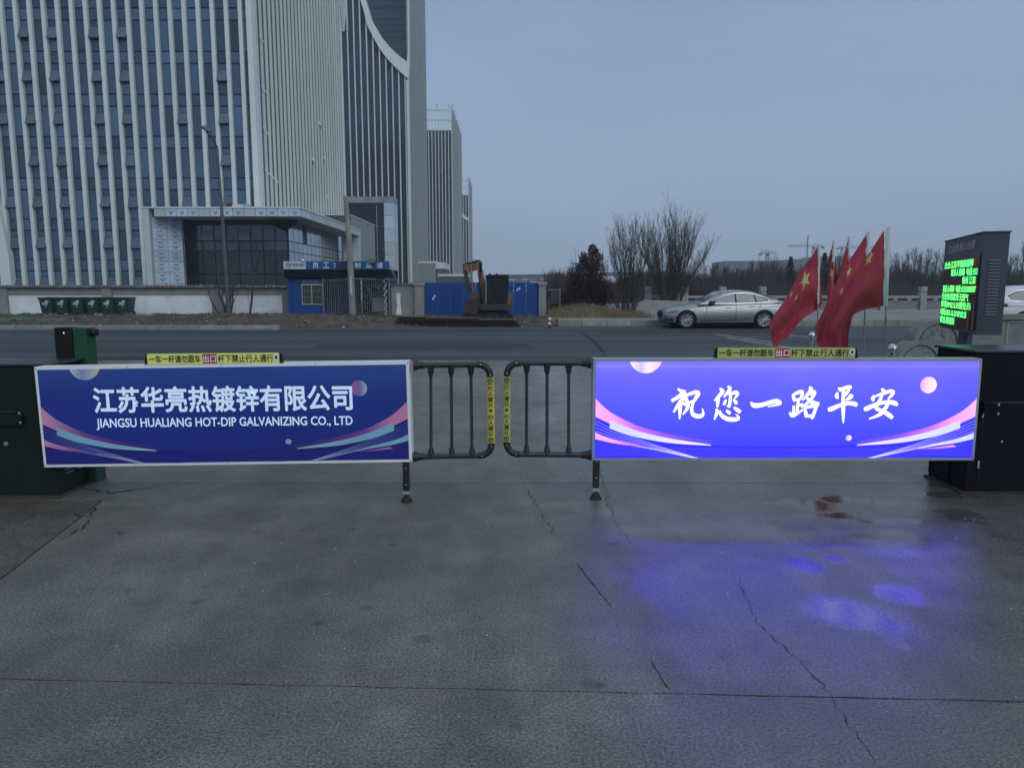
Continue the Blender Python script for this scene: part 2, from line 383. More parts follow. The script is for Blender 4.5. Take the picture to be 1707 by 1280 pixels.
# concrete driveway: slabs with real joints
sub = sheet('concrete_driveway', [(-9, -4), (9, -4), (9, 16.0), (-9, 16.0)], crackm, -.03)
def jag(a, b, amp=.006, step=.12, seed=0):
    a, b = Vector(a), Vector(b); n = max(2, int((b - a).length / step)); d = (b - a).normalized(); q = Vector((-d.y, d.x, 0)); out = []
    for i in range(n + 1):
        t = i / n; k = noise1(t * n * .7, seed) * amp + random.uniform(-1, 1) * amp * .35
        if i in (0, n): k = 0
        out.append(a.lerp(b, t) + q * k)
    return out
def slab(poly, m, z=0.0, th=.03):
    """poly: closed outline, upper face at z; corner points are joined by slightly uneven edges"""
    pts = []
    for i in range(len(poly)):
        pts += jag((*poly[i][:2], 0), (*poly[(i + 1) % len(poly)][:2], 0), .004, .09, i)[:-1]
    mb = MB(); mb.prism([(p.x, p.y, z - th) for p in pts], (0, 0, th))
    return mb.build('concrete_slab', m, sub)
g = .008
def yline(pxa, pya, pxb, pyb):
    A, B = gp(pxa, pya), gp(pxb, pyb); k = (B.y - A.y) / (B.x - A.x)
    return lambda x: A.y + k * (x - A.x)
J1 = yline(0, 1130, 1707, 1168)
J2 = lambda x: 5.36; J3 = lambda x: 5.86
J4 = yline(690, 654, 985, 655); J5 = lambda x: 16.0
la = gp(165, 838); lb = gp(0, 965)
def lx(y): return la.x + (lb.x - la.x) * (y - la.y) / (lb.y - la.y)   # old diagonal joint on the left
XL, XR = -9, 9
slab([(XL, -4), (XR, -4), (XR, J1(XR) - g), (XL, J1(XL) - g)], concrete)
slab([(lx(J1(-2.4)) + g, J1(-2.4) + g), (XR, J1(XR) + g), (XR, 5.36 - .002), (lx(5.36) + g, 5.36 - .002)], concrete)
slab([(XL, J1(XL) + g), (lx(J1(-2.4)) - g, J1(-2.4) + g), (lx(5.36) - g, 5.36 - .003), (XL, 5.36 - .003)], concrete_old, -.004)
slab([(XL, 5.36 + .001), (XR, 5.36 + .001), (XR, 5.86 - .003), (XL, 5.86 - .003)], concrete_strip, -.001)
slab([(XL, 5.86 + .003), (XR, 5.86 + .003), (XR, J4(XR) - g), (XL, J4(XL) - g)], concrete)
slab([(XL, J4(XL) + g), (XR, J4(XR) + g), (XR, 16), (XL, 16)], concrete)

def crack(pts, w=.006, seed=1, amp=.02):
    rnd = random.Random(seed); line = []
    P = [gp(*p) for p in pts]
    for i in range(len(P) - 1):
        n = max(3, int((P[i + 1] - P[i]).length / .035))
        for k in range(n): line.append(P[i].lerp(P[i + 1], k / n) + Vector((rnd.uniform(-amp, amp), rnd.uniform(-amp, amp), 0)) * (0 if k == 0 else 1))
    line.append(P[-1]); A = []; B = []
    for i, p in enumerate(line):
        t = i / (len(line) - 1); d = (line[min(i + 1, len(line) - 1)] - line[max(0, i - 1)]).normalized(); q = Vector((-d.y, d.x, 0))
        ww = w * (.35 + .9 * rnd.random() ** 2) * min(1, 6 * t + .1, 6 * (1 - t) + .1)
        A.append(p + q * ww + Vector((0, 0, .0025))); B.append(p - q * ww + Vector((0, 0, .0025)))
    return MB().strip(A, B).build('crack', crackm, sub)
crack([(985, 660), (990, 740), (1005, 800), (1020, 860), (1050, 905), (1090, 930)], .003, 3)
crack([(1225, 950), (1240, 990), (1262, 1040), (1310, 1080), (1345, 1115), (1385, 1155), (1410, 1200), (1450, 1255), (1465, 1280)], .0022, 4, .012)
crack([(870, 808), (888, 830), (905, 860), (925, 890), (940, 905)], .0028, 5)
crack([(960, 935), (985, 970), (1010, 1000), (1018, 1012)], .0035, 6, .006)
crack([(1083, 1100), (1100, 1125), (1118, 1150)], .003, 7, .006)
crack([(135, 812), (190, 822), (235, 815), (255, 811)], .012, 8, .03)
crack([(120, 855), (150, 862), (160, 842)], .010, 9, .02)
crack([(100, 900), (140, 878), (152, 862)], .010, 10, .02)
crack([(965, 552), (985, 565), (1000, 580), (1012, 600)], .02, 11, .08)
# grit and small stones on the driveway
mb = MB()
rg = random.Random(5)
for i in range(700):
    y = rg.uniform(1.6, 14) ** 1; x = rg.uniform(-.75, .75) * y; s = rg.uniform(.0015, .004) * (1 + y * .12)
    v = [(x + rg.uniform(-s, s), y + rg.uniform(-s, s), 0) for _ in range(4)]
    mb.add([(x - s, y - s * .6, .001), (x + s, y - s * .4, .001), (x + s * .5, y + s, .001), (x - s * .6, y + s * .8, .001), (x, y, s * 1.1)], [(0, 1, 4), (1, 2, 4), (2, 3, 4), (3, 0, 4)])
for i in range(420):
    pp_ = gp(rg.gauss(255, 75), rg.gauss(1225, 45)); x, y = pp_.x, pp_.y; s = rg.uniform(.0010, .0026)
    mb.add([(x - s, y - s * .6, .001), (x + s, y - s * .4, .001), (x + s * .5, y + s, .001), (x - s * .6, y + s * .8, .001), (x, y, s * 1.3)], [(0, 1, 4), (1, 2, 4), (2, 3, 4), (3, 0, 4)])
tag(mb.build('grit', mat('pale_grit', (.38, .38, .36), .8, amt=.4, scale=60)), 'scattered pale grit and small stones on the damp concrete driveway', 'grit', kind='stuff')

# kerb on the left of the far road edge
kb = bpy.data.objects.new('kerb', None); C.objects.link(kb); tag(kb, kind='structure')
kme = bx(0, .98, 0, .22, 0, .17, .015).mesh('kerb_stone', kerbm)
for i in range(12):
    inst('kerb_stone', kme, (-20.6 + i * .99 - .0, 27.42, -.01 + random.uniform(-.006, .006)), kb)
for i in range(9):
    inst('kerb_stone', kme, (-29.6 + i * .99, 27.42, -.01 + random.uniform(-.006, .006)), kb)
# pavement on the right with kerb
pv = bx(1.95, 160, 30.22, 60, -.04, .24).build('pavement', mat('pavement_concrete', (.22, .225, .22), .85, amt=.2, scale=.7, bump=.2)); tag(pv, kind='structure')
kb2 = bpy.data.objects.new('kerb', None); C.objects.link(kb2); tag(kb2, kind='structure')
kme2 = bx(0, .985, 0, .22, 0, .30, .012).mesh('kerb_stone', kerbm)
for i in range(30): inst('kerb_stone', kme2, (1.9 + i * .995, 30.0, -.04), kb2)
# rough verge between kerb and wall
mb = MB(); nx, ny = 170, 46; X0, X1, Y0, Y1 = -34, 2.6, 27.62, 44
def verge_h(x, y):
    t = min(1, max(0, (y - 27.6) / 4)); h = .10 + .10 * t
    h += .22 * math.exp(-((x + 9.5) / 3.4) ** 2 - ((y - 31.3) / 2.2) ** 2) + .14 * math.exp(-((x + 13) / 1.6) ** 2 - ((y - 33) / 1.4) ** 2)
    h += .05 * noise1(x * 1.7 + y, 2) + .035 * noise1(y * 3.1 - x * 2.3, 5) + .03 * noise1(x * 5 + y * 4, 1)
    e = min(1, max(0, (x - 1.0) / 1.5)); h *= (1 - .3 * e)
    if x > -13.3:
        edge = 27.4 + (x + 13.5) / 14.7 * 2.5; h = -.05 + (h + .05) * min(1, max(0, (y - edge - .05 * noise1(x * 3, 3)) / .9))
    return h
vs = [(X0 + (X1 - X0) * i / nx, Y0 + (Y1 - Y0) * j / ny, verge_h(X0 + (X1 - X0) * i / nx, Y0 + (Y1 - Y0) * j / ny) + random.uniform(-.012, .012)) for j in range(ny + 1) for i in range(nx + 1)]
mb.add(vs, [(j * (nx + 1) + i, j * (nx + 1) + i + 1, (j + 1) * (nx + 1) + i + 1, (j + 1) * (nx + 1) + i) for j in range(ny) for i in range(nx)])
vg = mb.build('verge', dirt, smooth=True); tag(vg, kind='structure')
# rubble and weeds
def clods(n, xr, yr, smin, smax, seed, zf=verge_h):
    mb = MB(); r = random.Random(seed)
    for i in range(n):
        x = r.uniform(*xr); y = r.uniform(*yr); s = r.uniform(smin, smax); z = zf(x, y)
        vs = [(x + s * r.uniform(.6, 1.2) * a, y + s * r.uniform(.6, 1.2) * b, z + s * r.uniform(.5, 1) * c) for a, b, c in ((1, 0, 0), (0, 1, 0), (-1, 0, 0), (0, -1, 0), (0, 0, .8), (0, 0, -.6))]
        mb.add(vs, [(0, 1, 4), (1, 2, 4), (2, 3, 4), (3, 0, 4), (1, 0, 5), (2, 1, 5), (3, 2, 5), (0, 3, 5)])
    return mb
tag(clods(900, (-15, 1.2), (28.6, 35.5), .03, .12, 3).build('rubble', mat('earth_clods', (.10, .075, .058), .95, amt=.6, scale=3)), 'loose brown earth clods and rubble along the far road verge', 'rubble', kind='stuff')
tag(clods(160, (-34, 1.5), (27.9, 37), .03, .09, 9).build('broken_concrete', mat('pale_rubble', (.33, .33, .31), .9, amt=.4, scale=3)), 'scattered pale broken concrete lumps on the verge', 'rubble', kind='stuff')
def weeds(n, xr, yr, h, seed, zf, m):
    mb = MB(); r = random.Random(seed)
    for i in range(n):
        x = r.uniform(*xr); y = r.uniform(*yr); z = zf(x, y); hh = h * r.uniform(.4, 1.2); a = r.uniform(0, 6.28); w = .012; dx = r.uniform(-.3, .3) * hh; dy = r.uniform(-.3, .3) * hh
        mb.add([(x - w * math.cos(a), y - w * math.sin(a), z), (x + w * math.cos(a), y + w * math.sin(a), z), (x + dx, y + dy, z + hh)], [(0, 1, 2)])
    return mb
tag(weeds(5000, (-33, -10), (28, 37.4), .16, 4, verge_h, None).build('weeds', mat('dull_winter_weeds', (.075, .085, .045), .9, amt=.4, scale=2)), 'thin dull green winter weeds on the verge beside the long wall', 'weeds', kind='stuff')
def net(pts_px, Y, label, w):
    A_ = [at(x, y, Y) for x, y in pts_px]; rn = random.Random(len(label)); L1 = []; L2 = []; L3 = []
    for i in range(40):
        u = i / 39 * (len(A_) - 1); k = min(int(u), len(A_) - 2); p = A_[k].lerp(A_[k + 1], u - k); z = verge_h(p.x, Y)
        L1.append((p.x, Y - w + rn.uniform(-.1, .1), verge_h(p.x, Y - w) + .02)); L2.append((p.x, Y, max(p.z, z + .05) + rn.uniform(-.02, .03))); L3.append((p.x, Y + w * .6, verge_h(p.x, Y + w) + .03))
    mb = MB(); mb.strip(L1, L2); mb.strip(L2, L3)
    o = mb.build('dust_net', mat('faded_green_net', (.085, .12, .085), .9, amt=.5, scale=5)); tag(o, label, 'dust net')
net([(-40, 533), (20, 538), (45, 534), (70, 533), (95, 538), (125, 544)], 31.5, 'faded green dust net spread over the verge at the left edge below the bins', 1.0)
net([(448, 536), (465, 533), (490, 534), (505, 538)], 33.5, 'small scrap of green net on the earth at the left foot of the gatehouse', .5)
def mound_h(x, y): return .24 + .42 * math.exp(-((x - 3.3) / 1.35) ** 2 - ((y - 34.5) / 1.6) ** 2)
mb = MB(); vs = []
for j in range(15):
    for i in range(25):
        x = 1.5 + 5.0 * i / 24; y = 31.5 + 6 * j / 14; vs.append((x, y, mound_h(x, y) + random.uniform(-.02, .02) - (.3 if i in (0, 24) or j in (0, 14) else 0)))
mb.add(vs, [(j * 25 + i, j * 25 + i + 1, (j + 1) * 25 + i + 1, (j + 1) * 25 + i) for j in range(14) for i in range(24)])
tag(mb.build('earth_mound', mat('straw_soil', (.19, .15, .085), .95, amt=.3, scale=2, bump=.6, bscale=10), smooth=True), kind='structure')
tag(weeds(5200, (1.7, 6.2), (31.9, 37.2), .26, 6, mound_h, None).build('dry_grass', mat('straw_coloured_grass', (.20, .155, .09), .9, amt=.3, scale=2)), 'straw coloured dry grass on the small mound by the red bush', 'dry grass', kind='stuff')

# ------------------------------------------------------------------ towers
XF = -26.0                      # the right-hand faces of the row of towers stand in one line
def side_face(t, Y0, Y1, zt, step, m_fin=finm, fw=.15, fd=.22, x=XF, base=0, hop=()):
    n = int((Y1 - Y0) / step)
    MB().box(x - .5, x, Y0, Y1, base, zt).build('side_wall', sidem, t)
    fme = bx(0, fd, 0, fw * 1.6, base, zt).mesh('side_fin', m_fin)
    for i in range(n + 1): inst('side_fin', fme, (x + .002, Y0 + .35 + i * (Y1 - Y0 - .9) / n, 0), t)

# ---- tower 1, the near office block
t1 = thing('office_tower', 'nearest glass tower with pale vertical fins and tilted open windows, at the left edge', 'tower', (-45, 97, 0))
P0 = at(414, 320, 77); P1 = at(414 - 22.7, 320, 77); bay = P0.x - P1.x; xr = P0.x
ZS = at(250, 316, 77).z; FH = 4.12; SPH = 1.15; TZ = 50
NB = 21
MB().box(xr - NB * bay, XF - .25, 77.35, 116, 0, TZ).build('core_wall', framem, t1)
fin = bx(-.19, .19, -.12, .30, 0, TZ).mesh('fin', finm)
for k in range(NB): inst('fin', fin, (xr - k * bay, 77.0, 0), t1)
MB().box(xr + .75, XF + .25, 76.4, 77.6, 0, TZ, .04).build('corner_pilaster', finm, t1)
pw = bay - .38 - .02
vis = bx(-pw / 2, pw / 2, 0, .04, .08, FH - SPH - .08).mesh('glass_pane', glass)
spn = bx(-pw / 2, pw / 2, 0, .04, .07, SPH - .07).mesh('spandrel_panel', glass)
lowp = bx(-pw / 2, pw / 2, 0, .04, .03, 1.08).mesh('lower_pane', glass)
topp = bx(-pw / 2, pw / 2, 0, .04, FH - SPH - .60, FH - SPH - .08).mesh('upper_pane', glass)
hopg = mat('tilted_pane_glass', (.085, .12, .17), .45, amt=.1, rnd=.15)
hopp = bx(-pw / 2, pw / 2, -.03, .01, -1.24, 0).mesh('open_window', hopg)
dv = mat('dark_room_opening', (.02, .026, .032), .6)
HOP = {2: .1, 5: .15, 9: 0, 11: .1, 14: 0, 16: 0, 18: .3}
rr = random.Random(11)
for k in range(NB - 1):
    bxm = xr + bay / 2 - k * bay + (.0 if k else -.02)
    for f in range(-4, 8):
        z = ZS + f * FH
        if z < -1: continue
        zz = z
        # vision band below the floor line z .. spandrel above it
        inst('spandrel_panel', spn, (bxm, 77.25, zz), t1, rot=(rr.uniform(-.004, .004), 0, rr.uniform(-.006, .006)))
        zv = zz - (FH - SPH)
        if k in HOP and rr.random() > HOP[k] and f > -3:
            inst('upper_pane', topp, (bxm, 77.25, zv), t1)
            inst('open_window', hopp, (bxm, 77.2, zv + FH - SPH - .66), t1, rot=(R(-rr.uniform(20, 27)), 0, 0))
            inst('lower_pane', lowp, (bxm, 77.25, zv), t1)
        else:
            inst('glass_pane', vis, (bxm, 77.25, zv), t1, rot=(rr.uniform(-.004, .004), 0, rr.uniform(-.008, .008)))
side_face(t1, 77.6, 116.6, TZ, 1.45)
hp = bx(.2, .26, 0, .7, 0, .75).mesh('side_window', finm)
for y, z in ((79.3, 26.5), (79.3, 21.6), (79.3, 17.4), (79.3, 13.2), (80.8, 13.0), (82.3, 12.8), (98, 17.5), (104, 18.6), (104.5, 13.8), (102, 23)):
    inst('side_window', hp, (XF + .05, y, z), t1, rot=(0, R(-24), 0))
MB().tube([(XF + .5, 116.0, 47.5), (XF + .5, 117.0, 44.0), (XF + .35, 117.3, 40.0)], [.5, .6, .2], 6).build('edge_trim', finm, t1)
q0 = [at(x, y, 76.3) for x, y in ((-14, 300), (-2, 350), (7, 390), (14, 425), (19, 476), (20, 500), (3, 500), (2, 476), (-2, 430), (-12, 400), (-28, 380))]
MB().prism(q0, (0, .8, 0)).build('curved_band', finm, t1)

# ---- entrance block in front of tower 1
pod = thing('entrance_block', 'low glass entrance block with a deep white canopy and film covered cladding', 'building', (-25, 74, 0))
YP = 62.0; pl = at(237, 345, YP); pr = at(500, 345, YP); ZT = pl.z; ZB = at(400, 361, YP).z
XPL, XPR = pl.x, pr.x; YPB = 86.5
MB().box(XPL + .9, XPR - .12, YP + .18, YPB, ZB + .02, ZT - .12).build('canopy', cladw, pod)
MB().box(XPL - .1, XPR + .06, YP - .06, YPB + .05, ZT - .12, ZT, .01).build('canopy_coping', finm, pod)
npan = 14
for i in range(npan):
    x0 = XPL + (XPR - XPL) * i / npan; x1 = XPL + (XPR - XPL) * (i + 1) / npan
    if i < 1: continue
    film = i not in (1, 9)
    o = MB().box(x0 + .02, x1 - .02, YP, YP + .16, ZB, ZT - .125, .008).build('fascia_panel', clad_film if film else cladw, pod)
    if film and i != 5:
        xm = (x0 + x1) / 2; zm = (ZB + ZT) / 2 - .12; mk = MB()
        mk.add([(xm - .2, YP - .01, zm + .12), (xm - .05, YP - .01, zm + .12), (xm, YP - .01, zm), (xm + .05, YP - .01, zm + .12), (xm + .2, YP - .01, zm + .12), (xm, YP - .01, zm - .14)], [(0, 1, 2, 5), (2, 3, 4, 5)])
        mk.build('film_print', film_ink, o)
for i in range(16):
    y0 = YP + .2 + (YPB - YP - .2) * i / 16; y1 = YP + .2 + (YPB - YP - .2) * (i + 1) / 16
    MB().box(XPR - .115, XPR, y0 + .015, y1 - .015, ZB, ZT - .125, .006).build('fascia_panel', cladw if i > 1 else clad_film, pod)
# left wing wall: outer strip, front film panels, inner return
xL2 = at(298, 450, 65).x
MB().box(XPL, XPL + .5, YP, 76.8, 0, ZT - .13).build('wing_wall', cladw, pod)
cols = [(XPL + .52, XPL + 1.28, YP + .4), (XPL + 1.3, XPL + 2.1, YP + 1.4), (XPL + 2.12, xL2 + .0, YP + 2.6)]
mk_pts = ((-.22, .16), (-.06, .16), (0, .03), (.06, .16), (.22, .16), (0, -.12))
for ci, (xa, xb, yy) in enumerate(cols):
    for r_ in range(8):
        z0 = ZB * r_ / 8; z1 = ZB * (r_ + 1) / 8
        mb = MB(); dy = 1.0
        mb.prism([(xa + .01, yy, z0 + .01), (xb - .01, yy + dy, z0 + .01), (xb - .01, yy + dy, z1 - .01), (xa + .01, yy, z1 - .01)], (0, .12, 0))
        o = mb.build('film_panel', clad_film, pod)
        mk = MB()
        for s_ in (0.72, .3):
            zc = z0 + (z1 - z0) * s_; xm = (xa + xb) / 2; sc = .85
            P = [(xm + a * sc, yy + (xm + a * sc - xa) / (xb - xa) * dy - .015, zc + b * sc * .8) for a, b in mk_pts]
            mk.add(P, [(0, 1, 2, 5), (2, 3, 4, 5)])
            P = [(xm + a, yy + (xm + a - xa) / (xb - xa) * dy - .015, zc + b) for a, b in ((-.28, -.17), (.28, -.17), (.28, -.2), (-.28, -.2))]
            mk.add(P, [(0, 1, 2, 3)])
        mk.build('film_print', film_ink, o)
# glass front
YG = 66.0; gl = at(298, 420, YG).x; gr = at(480, 420, YG).x
MB().box(gl - .1, gr, YG + .12, YPB, 0, ZB).build('inner_wall', framem, pod)
nb = 9; zz = [0, .9, 2.7, at(400, 419, YG).z, at(400, 402, YG).z, at(400, 375, YG).z]
MB().box(gl - .1, gr + .1, YG - .05, YG + .1, zz[5], ZB + .005).build('head_beam', framem, pod)
r2 = random.Random(3)
for i in range(nb):
    x0 = gl + (gr - gl) * i / nb; x1 = gl + (gr - gl) * (i + 1) / nb
    for j in range(5):
        m = glass_pt if j >= 3 else glass_pod  # upper rows paler, lower darker: reflections painted into the glass colour
        if j == 4 and i in (2, 5):
            zm = zz[4] + (zz[5] - zz[4]) * .68
            bx(x0 + .05, x1 - .05, YG, YG + .06, zm + .03, zz[5] - .04).build('glass_pane', m, pod)
            o = bx(-(x1 - x0) / 2 + .05, (x1 - x0) / 2 - .05, -.03, .02, -(zm - zz[4]) + .04, 0).build('open_window', mat('open_pane', (.20, .26, .36), .4, amt=.1), pod, org=(0, 0, 0))
            o.location = Vector(((x0 + x1) / 2, YG - .03, zm)) - pod.location; o.rotation_euler = (R(-9), 0, 0)
            continue
        o = bx(-(x1 - x0) / 2 + .04, (x1 - x0) / 2 - .05, 0, .06, zz[j] + .06, zz[j + 1] - .06).build('glass_pane', m, pod, org=(0, 0, 0))
        o.location = Vector(((x0 + x1) / 2, YG, 0)) - pod.location; o.rotation_euler = (r2.uniform(-.006, .006), 0, r2.uniform(-.01, .01))
for i in range(14):
    y0 = YG + .2 + (YPB - YG - .2) * i / 14; y1 = YG + .2 + (YPB - YG - .2) * (i + 1) / 14
    for j in range(3, 5):
        if i == 3 and j == 4: continue
        bx(gr + .02, gr + .08, y0 + .05, y1 - .05, zz[j] + .04, (zz[j + 1] if j < 4 else ZB) - .05).build('glass_pane', glass_lt, pod)
    for j in range(0, 3): bx(gr + .02, gr + .08, y0 + .05, y1 - .05, zz[j] + .04, zz[j + 1] - .04).build('glass_pane', glass_lt if j == 2 else glass_pod, pod)
bx(gr + .1, gr + .7, 72, 79, 3.6, 3.85).build('door_canopy', cladw, pod)
bx(XPR - 1.9, XPR - .02, YPB - .9, YPB, 0, ZB).build('rear_pillar', cladw, pod)
MB().lathe([(.02, ZB - .9), (.35, ZB - .75), (1.2, ZB - .3), (1.3, ZB + .01)], (gr - .1, YG - .4, 0), 10).build('column_cap', framem, pod)
# building-site clutter on the canopy roof
sacks = mat('pale_sacks', (.55, .57, .58), .9, amt=.2, scale=5)
def clut(name, label, cat, px_, w, h, m, y=YP + 1.6):
    p = at(px_, 343, y); o = MB().box(p.x - w / 2, p.x + w / 2, y - .4, y + .4, ZT + .002, ZT + h, .06).build(name, m); return tag(o, label, cat)
clut('material_sack', 'pale sack lying on the white canopy roof', 'sack', 398, .95, .34, sacks)
clut('material_crate', 'dark crate of tools on the canopy roof left of the pale sack', 'crate', 385, .55, .42, rust)
clut('tarpaulin', 'folded dull green tarpaulin on the canopy roof near its right corner', 'tarpaulin', 430, 1.0, .16, mat('dull_tarpaulin', (.16, .2, .15), .8, amt=.3))
clut('paint_drum', 'grey drum standing on the canopy roof right of the pale sack', 'drum', 412, .4, .38, alum_d)

# ---- ribbed annexe behind the entrance block
an = thing('annexe', 'small ribbed grey annexe between the entrance block and the second tower', 'building', (-24, 103, 0))
a0 = at(586, 358, 96); XA = a0.x; zA = a0.z
bx(XF + .1, XA - .1, 96, 112, 0, zA - .1).build('wall', sidem, an)
rme = bx(0, .13, 0, .2, 0, zA - .12).mesh('rib', fin_dull)
for i in range(30): inst('rib', rme, (XA - .1, 96.1 + i * .53, 0), an)
bx(XF + .1, XA + .05, 95.9, 112.1, zA - .1, zA).build('coping', finm, an)

# ---- tower 2
t2 = thing('office_tower', 'second glass tower with a V-shaped curved white band near its top', 'tower', (-40, 205, 0))
Y2 = 189.0; T2Z = 84
XL2_ = -56.0; corner = at(684, 300, Y2).x
cur = [(588, -40), (594, -15), (600, 0), (606, 20), (612, 44), (621, 62), (632, 82), (644, 98), (658, 113), (670, 124), (680, 133)]
C2 = [at(x + 1, y, Y2) for x, y in cur]
def zcut(x):
    if x <= C2[0].x: return T2Z
    for a, b in zip(C2, C2[1:]):
        if a.x <= x <= b.x: return a.z + (b.z - a.z) * (x - a.x) / max(1e-6, b.x - a.x)
    return C2[-1].z
bx(XL2_, corner - .1, Y2 + .4, 226.5, 0, zcut(corner)).build('core_wall', framem, t2)
bx(XL2_, corner - .1, Y2 + 3.4, 226.5, zcut(corner), T2Z - 1).build('upper_core_wall', framem, t2)
bay2 = 1.545; f2 = 4.1
nb2 = 16; r3 = random.Random(5)
for k in range(nb2):
    xc = corner - .9 - k * bay2
    zt = zcut(xc + bay2 / 2)
    if zt > 2: bx(xc - .14, xc + .14, Y2 + .05, Y2 + .3, 0, min(T2Z, zcut(xc))).build('fin', finm, t2)
    z = 1.2
    while z < min(zt, 70) - .6:
        z1 = min(z + f2, zt + .3)
        o = bx(-bay2 + .16, -.16 + .06, 0, .05, .05, z1 - z - .08).build('glass_pane', glass_d, t2, org=(0, 0, 0))
        o.location = Vector((xc, Y2 + .3, z)) - t2.location; o.rotation_euler = (r3.uniform(-.004, .004), 0, r3.uniform(-.012, .012))
        z += f2
z = 54.0
for j in range(22):
    zz_ = 52 + j * 1.45
    xa = None
    for k in range(60):
        xx = corner - 16 + k * .27
        if xx < corner and zcut(xx) <= zz_: xa = xx; break
    if xa is None: continue
    bx(xa, corner - .5, Y2 + 3.2, Y2 + 3.35, zz_ + .05, zz_ + 1.36).build('upper_pane', glass_d, t2)
    bx(xa, corner - .5, Y2 + 3.05, Y2 + 3.36, zz_ + 1.36, zz_ + 1.45).build('transom', mat('transom_grey', (.12, .14, .16), .6), t2)
lo = [(p.x, Y2 - .5, p.z) for p in C2] + [(corner + .05, Y2 - .5, C2[-1].z - .2)]
hi = [(p.x + .75 + .35 * (i / 10), Y2 - .5, p.z + .7 + 2.4 * (i / 10)) for i, p in enumerate(C2)]
hi[-1] = (corner - .35, Y2 - .5, C2[-1].z + 3.9)
MB().prism([*lo, *hi[::-1]], (0, 3.6, 0)).build('curved_band', finm, t2)
rb = [(corner - .35, C2[-1].z + 3.5), (corner + .0, C2[-1].z + 6), (corner + .05, C2[-1].z + 14), (corner + .05, T2Z), (corner + .45, T2Z), (corner + .45, C2[-1].z + 12), (corner + .4, C2[-1].z + 5), (corner + .05, C2[-1].z - .3)]
MB().prism([(x, Y2 - .52, z) for x, z in rb], (0, 1.2, 0)).build('edge_band', finm, t2)
bx(corner - .55, corner + .1, Y2 - .5, Y2 + .35, 0, C2[-1].z - .2).build('corner_pilaster', finm, t2)
MB().box(corner - .4, XF + .5, Y2 + .2, 226.8, 0, T2Z).build('side_wall', fin_dull, t2)
sf2 = bx(0, .16, 0, .2, 0, T2Z).mesh('side_fin', fin_dull)
for i in range(24): inst('side_fin', sf2, (XF + .502, Y2 + .8 + i * 1.57, 0), t2)
# portal frame at its foot
pf = thing('portal_frame', 'tall film covered portal frame around dark glass at the foot of the second tower', 'portal', (-34, 176, 0))
YQ = 172.0; a = at(577, 328, YQ); b_ = at(656, 338, YQ); c_ = at(641, 400, YQ)
bx(a.x - 8, b_.x, YQ, YQ + 6, b_.z, a.z).build('beam', mat('grey_film_beam', (.26, .30, .31), .7, amt=.3, scale=.5), pf)
for j in range(7):
    bx(c_.x, b_.x - .01, YQ + .02, YQ + 5.9, b_.z * j / 7 + .03, b_.z * (j + 1) / 7 - .03).build('film_panel', clad_film if j > 3 else cladw, pf)
for i in range(7):
    for j in range(4):
        bx(a.x - 6 + i * 2.55, a.x - 6 + (i + 1) * 2.55 - .1, YQ + 1.0, YQ + 1.1, b_.z * j / 4 + .05, b_.z * (j + 1) / 4 - .05).build('glass_pane', glass_d, pf) if a.x - 6 + (i + 1) * 2.55 < c_.x + 1 else None

# ---- tower 3 and 4
def far_tower(label, Y0, Y1, pxl, pxr, pyt, nf, pyl, m_g):
    xr_ = at(pxr, pyt + 60, Y0).x; xl_ = at(pxl, pyt + 60, Y0).x; zt = at(pxr, pyt, Y0).z
    t = thing('office_tower', label, 'tower', ((xl_ + xr_) / 2, Y0, 0))
    bx(xl_, xr_ - .2, Y0 + .5, Y1, 0, zt - 9).build('glass_wall', m_g, t)
    w = (xr_ - xl_); n = nf
    for i in range(n + 1):
        xx = xl_ + w * i / n
        bx(xx - .14, xx + .14, Y0 + .2, Y0 + .6, 0, zt).build('fin', finm, t)
    for zz2 in (zt - .9, zt - 5.0):
        bx(xl_, xr_, Y0 - .05, Y0 + .55, zz2 - .1, zz2 + .45).build('roof_beam', finm, t)
    bx(xl_, xr_, Y0 - .05, Y0 + .6, zt - 9.2, zt - 8.8).build('roof_beam', finm, t)
    fl = MB()
    for k in range(int((zt - 10) / 4.1)): fl.box(xl_, xr_ - .2, Y0 + .38, Y0 + .5, 2 + k * 4.1, 2.25 + k * 4.1)
    tag(fl.build('floor_lines', framem, t), kind='stuff')
    bx(xr_ - .3, xr_ + .2, Y0 + .6, Y1, 0, zt).build('side_wall', fin_dull, t)
    sm = bx(0, .25, 0, .35, 0, zt).mesh('side_fin', fin_dull)
    for i in range(18): inst('side_fin', sm, (xr_ + .2, Y0 + 1 + i * (Y1 - Y0 - 2) / 17, 0), t)
    mast = MB()
    for i in range(7):
        yy = Y0 + i * (Y1 - Y0) / 6
        mast.tube([(xr_ - .1, yy, zt - .1), (xr_ + .9, yy, zt + 1.2)], .13, 4)
    for i in range(3): mast.tube([(xl_ + w * i / 2.2, Y0, zt), (xl_ + w * i / 2.2, Y0, zt + 1.4)], .12, 4)
    tag(mast.build('roof_davits', framem, t), kind='stuff')
    return t
far_tower('third office tower, slim with open roof frame, right of the V-banded tower', 320, 377, 709, 753, 180, 8, 0, glass_d)
far_tower('fourth and farthest office tower, shortest of the row beside the open sky', 447, 482, 764, 781, 299, 4, 0, glass_d)
t4 = [o for o in C.objects if o.get('label', '').startswith('fourth')][0]
q4 = [at(x, y, 446.5) for x, y in ((765, 343), (769, 352), (775, 360), (781, 364), (781, 369), (774, 365), (767, 357), (764, 350))]
MB().prism(q4, (0, .8, 0)).build('curved_band', finm, t4)

